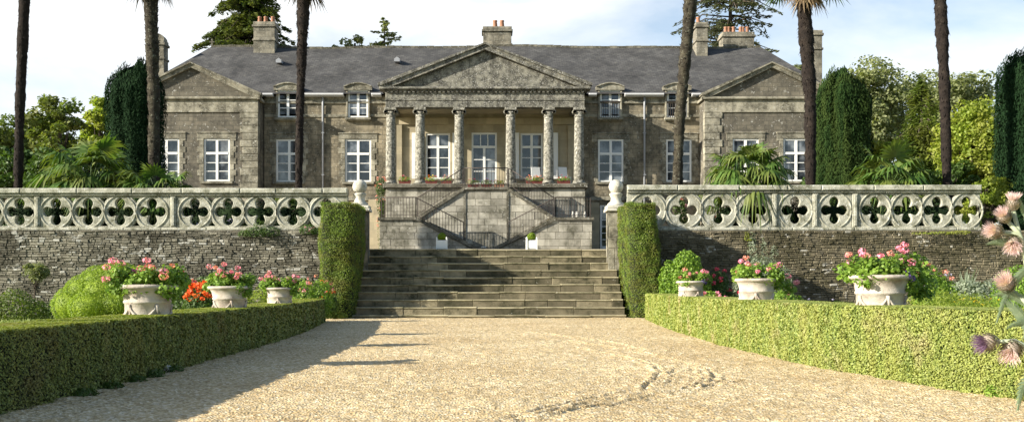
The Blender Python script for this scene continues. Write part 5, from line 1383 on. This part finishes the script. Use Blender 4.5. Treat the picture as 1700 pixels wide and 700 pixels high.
cardoon('cardoon with a dark purple flower head leaning over the right hedge', root2,
    [(tp(1642,568), (-.95,-.2,-.1), .034, PU, [tp(1745,640), tp(1712,578), tp(1685,566)]),
     (tp(1680,578), (-.4,-.4,-.5), .036, PP, [tp(1748,640), tp(1725,585)])],
    [((tp(1740,600),tp(1690,500),tp(1665,500)), .026), ((tp(1745,640),tp(1700,600),tp(1690,680)), .03), ((tp(1740,560),tp(1705,520),tp(1672,545)), .022), ((tp(1750,520),tp(1720,480),tp(1700,560)), .026)], 602)

# ------------------------------------------------------------------ world, sun, camera
w = bpy.data.worlds.new('World'); SC.world = w; w.use_nodes = True; ns = w.node_tree.nodes; ls = w.node_tree.links; ns.clear()
sky = ns.new('ShaderNodeTexSky'); sky.sky_type = 'NISHITA'; sky.sun_disc = False; sky.sun_elevation = R(SUN_EL); sky.sun_rotation = R(270-SUN_AZ); sky.air_density = 1.0; sky.dust_density = .6; sky.ozone_density = 1.3
bg = N(ns, 'ShaderNodeBackground', i_Strength=.085); ls.new(sky.outputs[0], bg.inputs[0])
tc = ns.new('ShaderNodeTexCoord'); mp_ = ns.new('ShaderNodeMapping'); mp_.inputs['Scale'].default_value = (1,1,2.4); mp_.inputs['Location'].default_value = (.35,0,.1); ls.new(tc.outputs['Generated'], mp_.inputs[0])
cn = noise(ns, ls, mp_.outputs[0], 2.3, 7, .55, .3)
cr = ramp(ns, [(.39, .22), (.60, 1.0)]); ls.new(cn, cr.inputs[0])
cl = N(ns, 'ShaderNodeBackground', i_Strength=.56); cl.inputs[0].default_value = (.96,.985,1,1)
sxyz = ns.new('ShaderNodeSeparateXYZ'); ls.new(tc.outputs['Generated'], sxyz.inputs[0])
mz = N(ns, 'ShaderNodeMapRange', interpolation_type='SMOOTHSTEP'); ls.new(sxyz.outputs[2], mz.inputs[0])
for i_, v_ in ((1,.30),(2,.62),(3,1.0),(4,.12)): mz.inputs[i_].default_value = v_
my = N(ns, 'ShaderNodeMapRange', interpolation_type='SMOOTHSTEP'); ls.new(sxyz.outputs[1], my.inputs[0])
for i_, v_ in ((1,-.1),(2,.55),(3,.10),(4,1.0)): my.inputs[i_].default_value = v_
m1 = N(ns, 'ShaderNodeMath', operation='MULTIPLY'); ls.new(mz.outputs[0], m1.inputs[0]); ls.new(my.outputs[0], m1.inputs[1])
m2 = N(ns, 'ShaderNodeMath', operation='MULTIPLY'); ls.new(m1.outputs[0], m2.inputs[0]); ls.new(cr.outputs[0], m2.inputs[1])
mx = ns.new('ShaderNodeMixShader'); ls.new(m2.outputs[0], mx.inputs[0]); ls.new(bg.outputs[0], mx.inputs[1]); ls.new(cl.outputs[0], mx.inputs[2])
wo = ns.new('ShaderNodeOutputWorld'); ls.new(mx.outputs[0], wo.inputs[0])

sd = Vector((-math.cos(R(SUN_AZ))*math.cos(R(SUN_EL)), -math.sin(R(SUN_AZ))*math.cos(R(SUN_EL)), math.sin(R(SUN_EL))))
la = bpy.data.lights.new('sun', 'SUN'); la.energy = 5.0; la.angle = R(.5); la.color = (1, .93, .80)
lo = bpy.data.objects.new('sun', la); COL.objects.link(lo); lo.rotation_euler = sd.to_track_quat('Z', 'Y').to_euler(); lo.location = (-30,-10,30)

cam = bpy.data.cameras.new('camera'); co = bpy.data.objects.new('camera', cam); COL.objects.link(co)
co.location = (0,0,CAMZ); co.rotation_euler = (R(90),0,0); cam.sensor_width = 36; cam.lens = 36*F/1700
cam.shift_x = (850-HX)/1700; cam.shift_y = (HY-350)/1700; cam.clip_start = .1; cam.clip_end = 2000
SC.camera = co
vs = SC.view_settings; vs.view_transform = 'Standard'; vs.look = 'None'; vs.exposure = 1.14; vs.gamma = 1
SC.render.resolution_x = 1024; SC.render.resolution_y = 421
try:
    SC.cycles.max_bounces = 6; SC.cycles.diffuse_bounces = 3; SC.cycles.transmission_bounces = 3; SC.cycles.use_denoising = True; SC.cycles.use_adaptive_sampling = True
except Exception: pass
